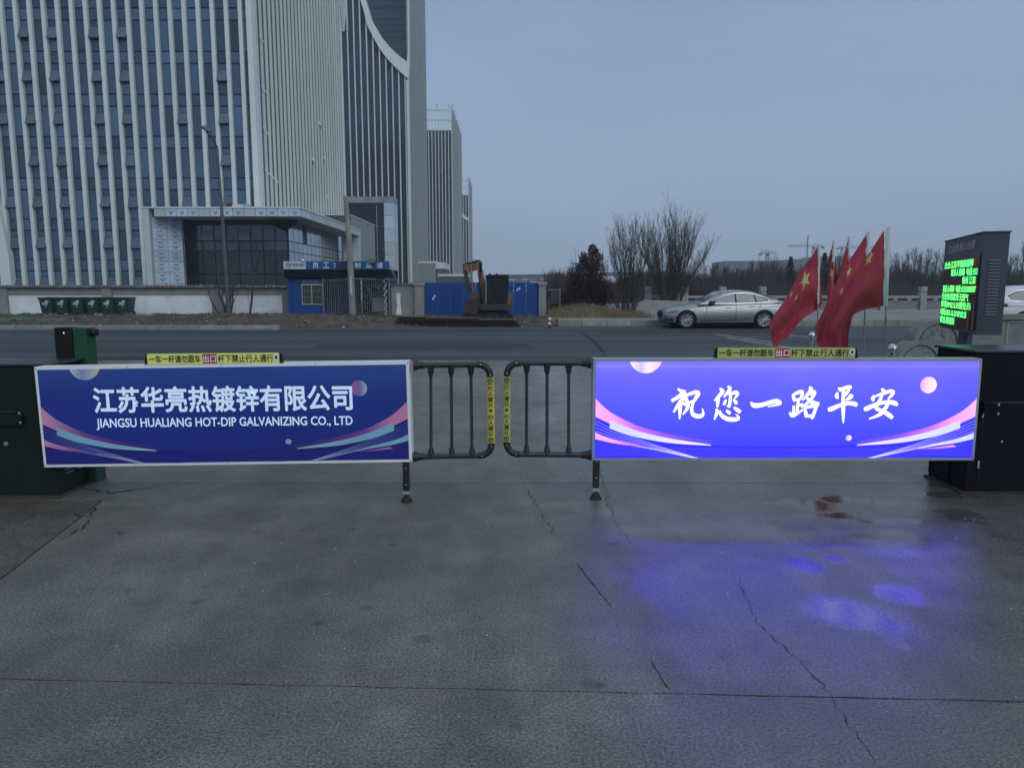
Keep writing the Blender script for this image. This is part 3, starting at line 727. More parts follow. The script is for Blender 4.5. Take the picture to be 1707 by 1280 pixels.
# low sheds between towers and hoarding
def shed(name, label, x0p, x1p, yt, Y, D, m, roofm=finm, ribs=0, h2=.35):
    A = at(x0p, yt, Y); B = at(x1p, yt, Y); t = thing(name, label, 'building', ((A.x + B.x) / 2, Y, 0))
    bx(A.x, B.x, Y, Y + D, 0, A.z - h2).build('wall', m, t)
    bx(A.x - .1, B.x + .25, Y - .15, Y + D + .1, A.z - h2, A.z).build('roof', roofm, t)
    for i in range(ribs): bx(A.x + (B.x - A.x) * i / ribs, A.x + (B.x - A.x) * i / ribs + .1, Y - .08, Y, 0, A.z - h2 - .01).build('rib', m, t)
    return t
shed('site_building', 'pale ribbed site building behind the blue hoarding with a small white awning', 697, 726, 436, 150, 20, fin_dull, ribs=8)
shed('site_awning', 'small white flat awning on the right of the pale ribbed site building', 727, 739, 438, 150.2, 12, sidem, h2=1.2)
shed('storage_shed', 'low grey-blue storage shed behind the hoarding left of the excavator arm', 731, 772, 457, 95, 14, mat('shed_blue_grey', (.10, .13, .15), .7, amt=.15, streak=(4, 1, .2)), h2=.3)

# ------------------------------------------------------------------ boundary wall on the left
YW = 38.0
ZWT = at(240, 481, YW).z
wl_ = thing('boundary_wall', 'long white boundary wall with grey top band and tiled coping', 'wall', (-20, YW, 0))
xs = [at(px_, 500, YW).x for px_ in (-60, 6, 180, 363, 470)]
xa, xb = xs[0] - 6, xs[4]
bx(xa, xb, YW + .01, YW + .24, -.1, ZWT - .35).build('painted_wall', white_paint, wl_)
bx(xa, xb + .35, YW - .012, YW + .26, ZWT - .35, ZWT).build('top_band', render_grey, wl_)
bx(xb, xb + .6, YW + .0, YW + .2, -.1, ZWT - .35).build('bare_end', render_grey, wl_)
for px_ in (6, 180, 363):
    p = at(px_, 500, YW); bx(p.x - .27, p.x + .27, YW - .12, YW + .005, -.1, ZWT - .002).build('pier', render_grey, wl_)
tile = MB(); ang = R(28)
for i in range(6):
    a0_ = math.pi * i / 6; a1_ = math.pi * (i + 1) / 6
    tile.add([(.095 * math.cos(a0_), 0, .05 * math.sin(a0_)), (.095 * math.cos(a1_), 0, .05 * math.sin(a1_)), (.095 * math.cos(a1_) * .9, .36, .05 * math.sin(a1_) + .10), (.095 * math.cos(a0_) * .9, .36, .05 * math.sin(a0_) + .10)], [(0, 1, 2, 3)])
tile.add([(-.095, 0, 0), (.095, 0, 0), (.085, .36, .1), (-.085, .36, .1), (-.095, 0, -.02), (.095, 0, -.02)], [(0, 1, 5, 4)])
tme = tile.mesh('coping_tile', tile_m)
n = int((xb + .2 - xa) / .2)
bx(xa, xb + .3, YW - .10, YW + .34, ZWT, ZWT + .04).build('coping_bed', tile_m, wl_)
bx(xa, xb + .3, YW + .10, YW + .15, ZWT + .04, ZWT + .16).build('ridge', tile_m, wl_)
far_tiles = MB()
for i in range(n):
    x = xb + .2 - i * .2
    if i < 110: inst('coping_tile', tme, (x, YW - .22, ZWT + .03 + random.uniform(-.008, .012)), wl_, rot=(random.uniform(-.04, .04), 0, random.uniform(-.05, .05)))

# wheelie bins in a row on a low plinth
pz = bx(at(85, 540, 36.2).x, at(262, 540, 36.2).x, 35.6, 37.2, 0, .22, .02).build('plinth', mat('plinth_concrete', (.22, .22, .21), .9, amt=.3, scale=2)); tag(pz, 'low rough concrete plinth under the row of green bins', 'plinth')
bin_g = mat('dark_green_plastic', (.005, .048, .026), .5, amt=.15, scale=3); bin_l = mat('bin_lid_green', (.006, .055, .03), .45, amt=.15)
def make_bin(x, y, z0):
    t = thing('wheelie_bin', '', 'bin', (x, y, z0), 'green wheelie bins against the white wall')
    mb = MB(); z = z0
    vs = [(x - .25, y - .25, z + .08), (x + .25, y - .25, z + .08), (x + .25, y + .25, z + .08), (x - .25, y + .25, z + .08), (x - .33, y - .33, z + .80), (x + .33, y - .33, z + .80), (x + .33, y + .33, z + .80), (x - .33, y + .33, z + .80)]
    mb.add(vs, [(0, 3, 2, 1), (4, 5, 6, 7), (0, 1, 5, 4), (1, 2, 6, 5), (2, 3, 7, 6), (3, 0, 4, 7)])
    mb.box(x - .35, x + .35, y - .35, y + .34, z + .74, z + .80)
    mb.build('body', bin_g, t)
    lid = MB().box(x - .36, x + .36, y - .40, y + .38, z + .81, z + .87, .015); lid.build('lid', bin_l, t)
    MB().tube([(x - .3, y + .42, z + .86), (x + .3, y + .42, z + .86)], .02, 6).build('handle', bin_l, t)
    for s in (-1, 1):
        MB().lathe([(0, -.03), (.09, -.03), (.09, .03), (0, .03)], (x + s * .29, y + .2, z + .09), 10, 'X').build('wheel', rubber, t)
    lb = MB().box(x - .16, x + .10, y - .335, y - .322, z + .50, z + .62); lb.box(x - .02, x + .14, y - .335, y - .322, z + .62, z + .72); lb.box(x - .02, x + .02, y - .325, y - .31, z + .38, z + .48)
    lb.build('label', mat('faded_label', (.42, .46, .46), .6, amt=.3, scale=20), t)
    return t
b0 = make_bin(at(84, 520, 36.3).x, 36.3, .22)
bl_ = ['wheelie bin at the left end of the green row by the wall', 'second green wheelie bin from the left end of the row', 'third green wheelie bin from the left end of the row', 'fourth green wheelie bin, left neighbour of the second from the right end', 'fifth green wheelie bin, next to the one at the right end', 'green wheelie bin at the right end of the row by the wall']
for i in range(6):
    o = b0 if i == 0 else copy_tree(b0)
    o.location.x = at(84 + i * 25.3, 520, 36.3).x; o.rotation_euler.z = 0; o['label'] = bl_[i]

# ------------------------------------------------------------------ street lamp, utility pole
lp = gp(381, 541); lamp = thing('street_lamp', 'tall thin street lamp with a curved arm and LED head, dark against the fins', 'lamp', (lp.x, 36.5, 0))
Yl = 36.5; p0 = at(383, 541, Yl); p1 = at(362, 245, Yl)
ltop = [at(x, y, Yl) for x, y in ((383, 545), (376, 440), (368, 330), (362, 246))]
lm = mat('dark_galvanised', (.10, .11, .115), .5, metal=.4, amt=.2)
MB().tube([(p.x, Yl, p.z) for p in ltop], [.13, .10, .075, .055], 10).build('pole', lm, lamp, smooth=True)
arm_p = [at(x, y, Yl - .0) for x, y in ((362, 246), (359.5, 236), (355, 228), (350, 220.5))]
MB().tube([(p.x, Yl - .2 * i, p.z) for i, p in enumerate(arm_p)], .04, 8).build('arm', lm, lamp, smooth=True)
h = at(345, 216, Yl - .7)
hd = MB().box(-.22, .22, -.14, .14, -.05, .05, .03, Matrix.Translation((h.x, Yl - .75, h.z)) @ Matrix.Rotation(R(35), 4, 'Y') @ Matrix.Rotation(R(25), 4, 'X'))
hd.build('lamp_head', lm, lamp)
MB().box(-.16, .16, -.10, .10, -.065, -.05, 0, Matrix.Translation((h.x, Yl - .75, h.z)) @ Matrix.Rotation(R(35), 4, 'Y') @ Matrix.Rotation(R(25), 4, 'X')).build('led_panel', mat('unlit_led', (.25, .27, .28), .4), lamp)
Yu = 35.0
up = [at(x, y, Yu) for x, y in ((588.5, 537), (586, 480), (582, 400), (576, 327))]
ut = thing('utility_pole', 'leaning round concrete utility pole in front of the blue gatehouse sign', 'pole', (up[0].x, Yu, 0))
MB().tube([(p.x, Yu, p.z) for p in up], [.165, .155, .135, .11], 14).build('shaft', mat('pole_concrete', (.26, .25, .22), .85, amt=.2, scale=2, bump=.3), ut, smooth=True)
MB().tube([(up[1].x, Yu - .16, 2.1), (up[1].x + .02, Yu - .17, 1.2)], .05, 6).build('wrapped_cloth', mat('pale_cloth', (.5, .5, .48), .9), ut)

# ------------------------------------------------------------------ gatehouse
YB = 36.0; sc_ = lambda px_, py_: at(px_, py_, YB)
gh = thing('gatehouse', 'blue steel gatehouse with a sign board and a folding lattice gate', 'gatehouse', (sc_(565, 500).x, YB, 0))
X = lambda px_: sc_(px_, 490).x
Z = lambda py_: sc_(560, py_).z
bx(X(480), X(540), YB, YB + 2.4, 0, Z(463)).build('cabin_wall', blue_steel, gh)
bx(X(478.5), X(651), YB - .30, YB + 2.5, Z(463), Z(449.5)).build('roof_fascia', mat('dark_fascia', (.006, .010, .018), .7, spec=.15, amt=.2, streak=(.1, 1, 5)), gh)
bx(X(484), X(486), YB - .03, YB, .05, Z(464)).build('seam', mat('seam_blue', (.01, .05, .2), .5), gh)
# window with bars
wn = bx(X(503.5), X(539), YB - .06, YB - .01, Z(508), Z(473.5)).build('window', mat('cream_frame', (.45, .46, .36), .6), gh)
for a_, b__ in ((505.5, 519.3), (521.5, 536.8)): bx(X(a_), X(b__), YB - .07, YB - .055, Z(506), Z(475.5)).build('pane', mat('dark_glass', (.012, .018, .02), .12, amt=.4, scale=2), wn)
wb = MB()
for i in range(13):
    x = X(505.5) + (X(537) - X(505.5)) * i / 12; wb.box(x - .008, x + .008, YB - .10, YB - .085, Z(506.5), Z(475))
for py_ in (485.5, 496): wb.box(X(504.5), X(538), YB - .11, YB - .08, Z(py_) - .015, Z(py_) + .015)
wb.build('window_bars', mat('bar_grey_green', (.20, .22, .18), .5), wn)
bx(X(505), X(536), YB - .05, YB - .02, Z(471.5), Z(466)).build('notice', mat('torn_notice', (.10, .16, .28), .7, amt=.6, scale=8), gh)
# sign board
sgn = bx(X(477.5), X(652), YB - .36, YB - .31, Z(449.3), Z(436)).build('sign_board', mat('sign_blue', (.018, .10, .26), .6, spec=.2, amt=.08), gh)
bx(X(478.5), X(515), YB - .375, YB - .362, Z(449), Z(436.3)).build('white_panel', mat('sign_white', (.55, .56, .60), .5, amt=.05), sgn)
text_mb('中国建设集团', (X(490), YB - .38, Z(445)), (X(513.5), YB - .38, Z(445)), .17, .01).build('lettering', mat('grey_letter', (.10, .11, .16), .5), sgn)
MB().lathe([(.06, 0), (.11, 0)], (X(486), YB - .38, Z(442.5)), 12, 'Y').build('emblem', MATS['grey_letter'], sgn)
wl2 = mat('sign_letter_white', (.62, .68, .72), .5)
for ch, xc in (('员', 531), ('工', 548.5), ('实', 566), ('名', 583.5), ('制', 600), ('通', 618.5), ('道', 636.5)):
    text_mb(ch, (X(xc - 4.6), YB - .37, Z(447.2)), (X(xc + 4.6), YB - .37, Z(447.2)), Z(438.2) - Z(447.2), 0, heavy=.02).build('lettering', wl2, sgn)
bx(X(564), X(583), YB - .40, YB - .385, Z(449), Z(436.5)).build('dark_patch', mat('dark_indigo_sheet', (.025, .03, .10), .6), sgn)
fld = bx(X(620), X(628.5), YB - .62, YB - .50, Z(439), Z(432.5)); fld.build('floodlight', mat('flood_body', (.16, .16, .13), .5, amt=.2), gh)
bx(X(619.5), X(629), YB - .5, YB - .45, Z(440.5), Z(431.8)).build('floodlight_back', black_m, gh)
MB().tube([(X(624), YB - .45, Z(434)), (X(624), YB - .1, Z(436))], .03, 6).build('bracket', black_m, gh)
MB().tube([(X(509), YB - .3, Z(436)), (X(512), YB - .5, Z(434))], .04, 6).build('camera_bracket', alum, gh)
MB().tube([(X(651), YB - .3, Z(441)), (X(658), YB - .1, Z(458)), (X(659), YB + .1, Z(463))], .025, 6).build('stay', alum_d, gh)
# gate: frames, pickets, lattice
grey_st = mat('galvanised_gate', (.16, .17, .19), .45, metal=.4, amt=.25, scale=6)
bx(X(540), X(588), YB + 1.9, YB + 2.0, 0, Z(464)).build('rear_screen', mat('blue_shade_panel', (.018, .05, .20), .6, amt=.3, streak=(3, 1, .3)), gh)
bx(X(588), X(650), YB + 2.3, YB + 2.4, 0, Z(464)).build('rear_panel', mat('dark_green_clutter', (.03, .045, .04), .8, amt=.8, scale=3), gh)
bx(X(614), X(638), YB + 1.0, YB + 1.05, .35, 1.05).build('notice_board', mat('white_notice', (.45, .46, .50), .6, amt=.25, scale=9), gh)
gt = MB()
def picket(x, z0, z1, r=.014, y=YB - .12): bx(x - r, x + r, y - r, y + r, z0, z1).build('picket', grey_st, gh)
for i in range(15):
    x = X(541) + (X(584) - X(541)) * i / 14; picket(x, .06, Z(466), .013 if i % 2 else .018)
lat = MB()
for i in range(14):
    x = X(541) + (X(584) - X(541)) * i / 14; dx_ = (X(584) - X(541)) / 14
    for zb_ in (.25, 1.75): lat.tube([(x, YB - .14, zb_), (x + dx_ / 2, YB - .15, zb_ + .12), (x + dx_, YB - .14, zb_)], .010, 4)
lat.build('lattice', grey_st, gh)
for z_ in (.05, Z(466.5)): bx(X(540), X(650), YB - .15, YB - .09, z_ - .025, z_ + .025).build('rail', grey_st, gh)
for i in range(17):
    x = X(591) + (X(649) - X(591)) * i / 16; picket(x, .06, Z(466), .014)
orn = MB()
for cx_, cz_, rr_ in ((600, .45, .16), (608, .45, .16), (600, 1.5, .17), (608, 1.5, .17), (625, 1.45, .30), (625, 1.45, .18), (638, 1.5, .17), (646, 1.5, .17), (638, .45, .16), (646, .45, .16), (612, 1.0, .2), (638, 1.0, .2)):
    c = Vector((X(cx_), YB - .16, cz_))
    orn.tube([c + Vector((rr_ * math.cos(a), 0, rr_ * math.sin(a))) for a in [2 * math.pi * k / 14 for k in range(15)]], .014, 4, False)
orn.build('scrollwork', mat('scroll_grey_green', (.19, .21, .18), .5, metal=.3), gh)
for px_ in (540.5, 588.5, 650): bx(X(px_) - .045, X(px_) + .045, YB - .2, YB - .1, 0, Z(463)).build('post', grey_st, gh)
chn = MB()
for i in range(16): chn.box(X(641 + (i % 3) * 1.7), X(641 + (i % 3) * 1.7) + .05, YB - .2, YB - .18, .15 + i * .11, .23 + i * .11)
chn.build('white_tags', mat('tag_white', (.6, .62, .6), .6), gh)
bx(X(650), X(660), YB - .1, YB + .6, Z(470), Z(463)).build('side_cap', mat('indigo_cap', (.05, .055, .12), .6, amt=.3), gh)

# grey wall with white patch, piers, blue hoarding
ws = thing('grey_wall', 'short bare grey wall with a white paint patch beside the lattice gate', 'wall', (X(670), YB, 0))
bx(X(652), X(691), YB + .0, YB + .22, 0, Z(475.5)).build('wall', render_grey, ws)
bx(X(650), X(692), YB - .08, YB + .3, Z(475.5), Z(472)).build('coping', mat('dark_coping', (.14, .12, .12), .8, amt=.3), ws)
pp = [(660.5, 531), (670, 531), (668, 512), (667, 500), (667.5, 489), (660.5, 489), (661, 500), (662, 510), (660, 520)]
MB().prism([(X(a_), YB - .006, Z(b__)) for a_, b__ in pp], (0, .005, 0)).build('paint_patch', white_paint, ws)
def pier(px0, px1, pyt, label):
    t = thing('gate_pier', label, 'pier', (X((px0 + px1) / 2), YB, 0))
    bx(X(px0), X(px1), YB - .18, YB + .32, 0, Z(pyt + 5), .01).build('shaft', render_grey, t)
    bx(X(px0) - .05, X(px1) + .05, YB - .23, YB + .37, Z(pyt + 5), Z(pyt), .01).build('cap', mat('pier_cap', (.28, .28, .26), .85, amt=.2), t)
pier(691.5, 707, 471, 'plain rendered pier at the left end of the blue hoarding')
pier(898, 910, 470, 'plain rendered pier at the right end of the blue hoarding')
ho = thing('blue_hoarding', 'tall blue sheet steel hoarding behind the excavator', 'hoarding', (X(800), YB, 0))
nh = 9
for i in range(nh):
    xa_ = X(708) + (X(898) - X(708)) * i / nh; xb_ = X(708) + (X(898) - X(708)) * (i + 1) / nh
    bx(xa_ + .008, xb_ - .008, YB + (.0 if i % 2 else .012), YB + .06, .0, Z(471) + random.uniform(-.01, .01)).build('hoarding_sheet', blue_steel, ho)
bx(X(708), X(898), YB + .07, YB + .12, 1.5, 1.56).build('rail', grey_st, ho)
for px_, py_ in ((722, 498), (724.5, 494), (866, 481), (862.5, 483)):
    bx(X(px_) - .03, X(px_) + .03, YB - .012, YB - .004, Z(py_) - .06, Z(py_) + .06).build('paper_scrap', whiteink, ho)
# little gate frame right of the hoarding
sg = thing('small_gate', 'small rusty gate frame with a dark panel right of the hoarding', 'gate', (X(922), YB, 0))
bx(X(911.5), X(913.5), YB - .04, YB + .04, 0, Z(481)).build('post', rust, sg)
bx(X(932.5), X(934.5), YB - .04, YB + .04, 0, Z(480)).build('post', grey_st, sg)
bx(X(913), X(932.5), YB - .02, YB + .02, Z(484), Z(482)).build('rail', grey_st, sg)
bx(X(918), X(931), YB - .01, YB + .03, Z(505), Z(485)).build('panel', mat('dark_slate_panel', (.03, .04, .05), .5), sg)
MB().box(X(913), X(932), YB + .2, YB + .6, .1, Z(506), .05).build('brushwood', mat('reddish_brush', (.07, .05, .045), .95, amt=.6, scale=9), sg)

# ------------------------------------------------------------------ excavator and steel
YE = 32.5
ex = thing('mini_excavator', 'muddy orange and black mini excavator parked with its folded arm and bucket down', 'excavator', (at(830, 530, YE).x, YE, .1))
E = lambda px_, py_, dy=0.: Vector((at(px_, py_, YE).x, YE + dy, at(px_, py_, YE).z))
ora = mat('faded_orange_paint', (.21, .105, .06), .65, amt=.45, scale=4, dirt=((.06, .04, .03), 3, .8))
exb = mat('muddy_black', (.014, .014, .016), .65, spec=.3, amt=.5, scale=4, dirt=((.035, .030, .024), 2.5, .6))
exg = mat('cab_glass', (.010, .016, .020), .35, spec=.25, amt=.6, scale=2, dirt=((.035, .048, .045), 3.5, .5))
def poly(pts, y0, y1, name, m, par):
    return MB().prism([(p.x, YE + y0, p.z) for p in pts], (0, y1 - y0, 0)).build(name, m, par)
for s, nm in ((-.75, 'track'), (.45, 'track')):
    pts = [E(790, 533), E(797, 524), E(804, 521.5), E(846, 521), E(852, 524), E(855.5, 531), E(853, 536), E(796, 536.5)]
    o = poly(pts, s, s + .34, nm, exb, ex)
    for i in range(22):
        x0 = E(797, 521).x + (E(848, 521).x - E(797, 521).x) * i / 22; zt = E(820, 521.4).z
        bx(x0, x0 + .045, YE + s - .02, YE + s + .36, zt - .01, zt + .028).build('track_pad', exb, o)
    for i in range(4):
        c = E(803 + i * 13, 530); MB().lathe([(0, -.03), (.12, -.03), (.12, .02), (0, .02)], (c.x, YE + s - .01, c.z), 12, 'Y').build('road_wheel', rust, o)
poly([E(800, 522), E(846, 522), E(846, 516), E(800, 516)], -.5, .5, 'undercarriage', exb, ex)
poly([E(801, 516), E(853, 516.5), E(854, 509), E(848, 507), E(803, 507)], -.72, .72, 'turntable_deck', mat('grey_deck', (.03, .032, .036), .6, amt=.4, scale=4), ex)
cab = poly([E(809.5, 508), E(809.5, 463), E(812, 460), E(846, 459.5), E(848, 462), E(847.5, 480), E(845, 508)], -.70, .30, 'cab', exb, ex)
for a_, b__, c_, d_ in ((813, 819, 466, 505), (823.5, 829, 465, 503), (831, 838.5, 464, 503), (840, 844.5, 464, 500)):
    poly([E(a_, d_), E(a_, c_), E(b__, c_), E(b__, d_)], -.715, -.702, 'cab_window', exg, cab)
poly([E(809, 461.5), E(811, 458.8), E(847, 458), E(849, 461.5)], -.74, .34, 'cab_roof', exb, cab)
for px_ in (817, 828): MB().lathe([(0, .07), (.05, .06), (.06, 0)], E(px_, 459, -.3), 8).build('work_light', exb, cab)
poly([E(846, 510), E(848, 486), E(852, 486), E(854, 490), E(854, 509)], -.66, .7, 'counterweight', mat('orange_counterweight', (.16, .07, .04), .6, amt=.35, scale=4), ex)
MB().tube([E(811, 506, -.75), E(811, 462, -.75)], .018, 5).build('handrail', alum_d, ex)
boom = poly([E(808, 513), E(800, 511), E(800, 480), E(795.5, 453), E(801, 445), E(804, 438), E(803, 436), E(799, 436), E(805.5, 452), E(809.5, 478)], -.12, .12, 'boom_lower', ora, ex)
poly([E(804.5, 440), E(800.5, 436.5), E(774, 443.5), E(772.5, 450), E(783, 454), E(799, 449.5)], -.11, .11, 'boom_upper', ora, ex)
poly([E(772, 439), E(776, 441), E(784, 478), E(788, 492), E(784, 494), E(778, 480), E(773, 455)], -.09, .09, 'stick', mat('dark_muddy_arm', (.045, .035, .025), .7, amt=.6, scale=5), ex)
hyd = mat('hydraulic_black', (.02, .022, .03), .35, amt=.2)
MB().tube([E(776, 439.5, -.02), E(790, 438, -.02), E(798, 434.6, -.02), E(802, 438.5)], .05, 8).build('hydraulic_cylinder', hyd, ex)
MB().tube([E(785, 440, -.14), E(786, 450, -.14), E(787, 470, -.14), E(789, 488, -.14)], [.035, .045, .04, .025], 8).build('hydraulic_cylinder', mat('straw_hose', (.22, .20, .12), .6, amt=.3, scale=6), ex)
MB().tube([E(803, 505, -.16), E(800.5, 488, -.16), E(799, 470, -.16)], .045, 8).build('hydraulic_cylinder', hyd, ex)
MB().tube([E(796, 437, -.1), E(792, 433.5, -.13), E(788, 436, -.1), E(791, 441, -.1)], .022, 6).build('hose', black_m, ex)
poly([E(784, 491), E(792, 487), E(799, 490), E(800, 498), E(790, 503), E(783, 500)], -.14, .14, 'bucket_linkage', mat('worn_orange_link', (.13, .055, .035), .6, amt=.5, scale=6), ex)
poly([E(785, 497), E(796, 496), E(801, 505), E(803, 522), E(793, 525), E(778, 529), E(774, 520), E(776, 507)], -.38, .38, 'bucket', mat('mud_caked_steel', (.050, .042, .034), .85, amt=.5, scale=5, bump=1., bscale=10), ex)
for i in range(4): MB().prism([E(774, 520, -.36 + i * .22), E(777, 529, -.36 + i * .22), E(768.5, 531, -.36 + i * .22)], (0, .08, 0)).build('bucket_tooth', rust, ex)
poly([E(780, 533), E(776, 521), E(781, 519), E(797, 528), E(797, 533)], -.8, .85, 'dozer_blade', exb, ex)
tag(clods(60, (E(760, 530).x, E(790, 530).x), (YE - .9, YE + .9), .05, .16, 12, lambda x, y: .2).build('mud_heap', MATS['mud_caked_steel']), 'heap of dark mud under the excavator bucket', 'mud', kind='stuff')
# stacked steel plates
YS = 29.9
Sx = lambda px_: at(px_, 540, YS).x
st = thing('steel_stack', 'long flat stack of dark rusty sheet piles in front of the excavator', 'steel stack', (Sx(765), YS, 0))
lay = [(662, 868, 0), (664, 866, 1), (662, 862, 2), (667, 866, 3), (662, 858, 4), (664, 800, 5)]
for a_, b__, i in lay:
    z0 = .01 + i * .062; y0 = YS - .45 + .04 * (i % 3)
    pr_ = [(Sx(a_), y0 + d, z0 + zz__) for d, zz__ in ((0, 0), (.14, 0), (.24, .035), (.66, .035), (.76, 0), (.9, 0), (.9, .018), (.78, .018), (.68, .055), (.22, .055), (.12, .018), (0, .018))]
    MB().prism(pr_, (Sx(b__) - Sx(a_), random.uniform(-.12, .12), 0)).build('sheet_pile', rust, st)
tp = MB().prism([(Sx(663), YS - .3, .385), (Sx(668), YS - .3, .42), (Sx(675), YS - .3, .44), (Sx(690), YS - .3, .41), (Sx(711), YS - .3, .40), (Sx(711), YS - .3, .385)], (0, .6, 0)).build('green_tarpaulin', mat('faded_green_tarp', (.09, .13, .08), .8, amt=.4, scale=5)); tag(tp, 'faded green tarpaulin scrap on the left end of the stacked sheet piles', 'tarpaulin')
# red and white traffic post
cpos = gp(916, 546.5)
tb = thing('traffic_post', 'small red and white striped traffic post at the far road edge', 'traffic post', (cpos.x, cpos.y, 0))
MB().lathe([(0, 0), (.10, 0), (.10, .04), (.055, .06), (0, .06)], (cpos.x, cpos.y, 0), 14).build('base', rubber, tb)
for i, m_ in enumerate((redink, whiteink, redink, whiteink)):
    MB().lathe([(.055, .06 + i * .085), (.053, .145 + i * .085), (0, .145 + i * .085)], (cpos.x, cpos.y, 0), 14).build('band', m_, tb)

# ------------------------------------------------------------------ trees
def branch(mb, p, d, ln, r, depth, rnd, spread=.5, up=.25, kids=(2, 3), n=4, twig=.006, seg=3, shrink=.68):
    pts = [p.copy()]; rs = [r]; q = p.copy(); dd = d.normalized()
    for i in range(seg):
        dd = (dd + Vector((rnd.uniform(-.12, .12), rnd.uniform(-.12, .12), rnd.uniform(-.05, .12))) + Vector((0, 0, up * .15))).normalized()
        q = q + dd * ln / seg; pts.append(q.copy()); rs.append(max(twig * .6, r * (1 - .45 * (i + 1) / seg)))
    mb.tube(pts, rs, n if depth > 1 else 3, cap=False)
    if depth <= 0: return
    for i in range(rnd.randint(*kids)):
        k = rnd.choice(range(1, seg + 1)) if i else seg
        a = rnd.uniform(0, 2 * math.pi); s = rnd.uniform(.5, 1) * spread
        nd = (dd + Vector((math.cos(a) * s, math.sin(a) * s, rnd.uniform(-.1, .3) + up))).normalized()
        branch(mb, pts[k], nd, ln * rnd.uniform(.6, .9) * (shrink + .2), rs[k] * .72, depth - 1, rnd, spread, up, kids, n, twig, seg, shrink)
def big_shrub(name, label, x, y, h, w, stems, seed, lean=0):
    t = thing(name, label, 'tree', (x, y, 0)); rnd = random.Random(seed)
    tr = MB(); tw = MB()
    for i in range(stems):
        a = i * 2.39996 + rnd.uniform(-.3, .3); s = ((i + .5) / stems) ** .6 * w
        top = Vector((x + math.cos(a) * s + lean, y + math.sin(a) * s * .7, h * (1 - .42 * (s / w) ** 2) * rnd.uniform(.82, 1.0)))
        base = Vector((x + math.cos(a) * .25, y + math.sin(a) * .25, 0.1)); mid = base.lerp(top, .5) + Vector((-math.cos(a) * s * .10, 0, h * .05))
        pts = []; rs = []
        for k in range(7):
            u = k / 6; p = base * (1 - u) ** 2 + mid * 2 * u * (1 - u) + top * u * u + Vector((rnd.uniform(-.05, .05), rnd.uniform(-.05, .05), 0)) * (k > 0)
            pts.append(p); rs.append(.032 * (1 - .85 * u) + .003)
        tr.tube(pts, rs, 5, cap=False)
        for k in range(2, 7):
            for j in range(5):
                d = (pts[k] - pts[k - 1]).normalized(); a2 = rnd.uniform(0, 6.28)
                nd = (d + Vector((math.cos(a2), math.sin(a2), .2)) * rnd.uniform(.2, .5)).normalized()
                branch(tw, pts[k], nd, rnd.uniform(.45, 1.0) * h / 5.5, .009, 2, rnd, .42, .25, (2, 3), 3, .006, 3, .6)
    tr.build('trunk', bark, t); tag(tw.build('crown', twig_m, t), kind=None)
    return t
sx1 = at(1048, 530, 35.5).x
big_shrub('bare_tree', 'left of the two big bare multi-stemmed trees, next to the dark red bush', sx1, 35.8, 4.25, 1.35, 18, 21, .1)
sx2 = at(1112, 520, 40).x
big_shrub('bare_tree', 'taller bare multi-stemmed tree with a fan of upright branches above the stone slab', sx2, 39.2, 5.0, 1.95, 30, 22, 0)
# dark red bush
rb_x = at(982, 530, 37).x
rbush = thing('red_leaved_bush', 'dark red leaved bushy tree left of the bare trees', 'tree', (rb_x, 38.5, 0))
mbt = MB(); rnd = random.Random(4)
for i in range(6):
    a = rnd.uniform(0, 6.28); branch(mbt, Vector((rb_x + rnd.uniform(-.7, .7), 38.5 + rnd.uniform(-.3, .3), 0)), Vector((math.cos(a) * .2, math.sin(a) * .2, 1)), 1.3, .06, 4, rnd, .5, .3, (2, 3), 4)
mbt.build('trunk', bark, rbush)
mbl = MB()
def leaf(mb, p, s, rnd):
    a, b = rnd.uniform(0, 6.28), rnd.uniform(-1, 1); u = Vector((math.cos(a), math.sin(a), b)).normalized(); v = u.cross(Vector((rnd.uniform(-1, 1), rnd.uniform(-1, 1), rnd.uniform(-1, 1)))).normalized()
    mb.add([p - u * s, p + v * s * .6, p + u * s, p - v * s * .6], [(0, 1, 2, 3)])
lobes = [(-.75, .9, .75, 1.1), (.0, 1.1, .85, 1.2), (.55, 1.3, .7, 1.0), (.25, 2.3, .55, .75), (-.5, 1.9, .5, .6), (.45, 2.75, .38, .5), (-.15, 2.6, .3, .45), (.3, 3.2, .22, .3), (-.9, .6, .6, .6), (.85, .8, .5, .7)]
for lx_, lz_, rx_, rz_ in lobes:
    nn = int(3200 * rx_)
    for c in range(int(nn / 14)):
        cc = Vector((rnd.gauss(0, .5), rnd.gauss(0, .5), rnd.gauss(0, .5)))
        if cc.length > 1.1: cc = cc / cc.length * 1.05
        for j in range(14):
            p = Vector((rb_x + lx_ + (cc.x + rnd.gauss(0, .12)) * rx_, 38.5 + (cc.y + rnd.gauss(0, .12)) * rx_, .25 + lz_ + (cc.z + rnd.gauss(0, .12)) * rz_))
            if p.z > .1: leaf(mbl, p, rnd.uniform(.025, .06), rnd)
mbl.build('crown', mat('dark_red_leaves', (.055, .022, .024), .8, amt=.5, scale=2.5), rbush)
# low bare bushes behind the hoarding and under the trees
mbb = MB(); rnd = random.Random(8)
for i in range(75):
    x = rnd.uniform(1.9, 11.5); y = rnd.uniform(41, 50)
    for j in range(5):
        a = rnd.uniform(0, 6.28); branch(mbb, Vector((x, y, 0)), Vector((math.cos(a) * .4, math.sin(a) * .4, 1)), rnd.uniform(.6, 1.0), .02, 3, rnd, .5, .3, (2, 3), 3, .009)
tag(mbb.build('bare_undergrowth', mat('purple_brown_twigs', (.062, .044, .042), .9, amt=.4, scale=1)), 'tangle of bare purple brown undergrowth behind the bush and bare trees', 'undergrowth', kind='stuff')
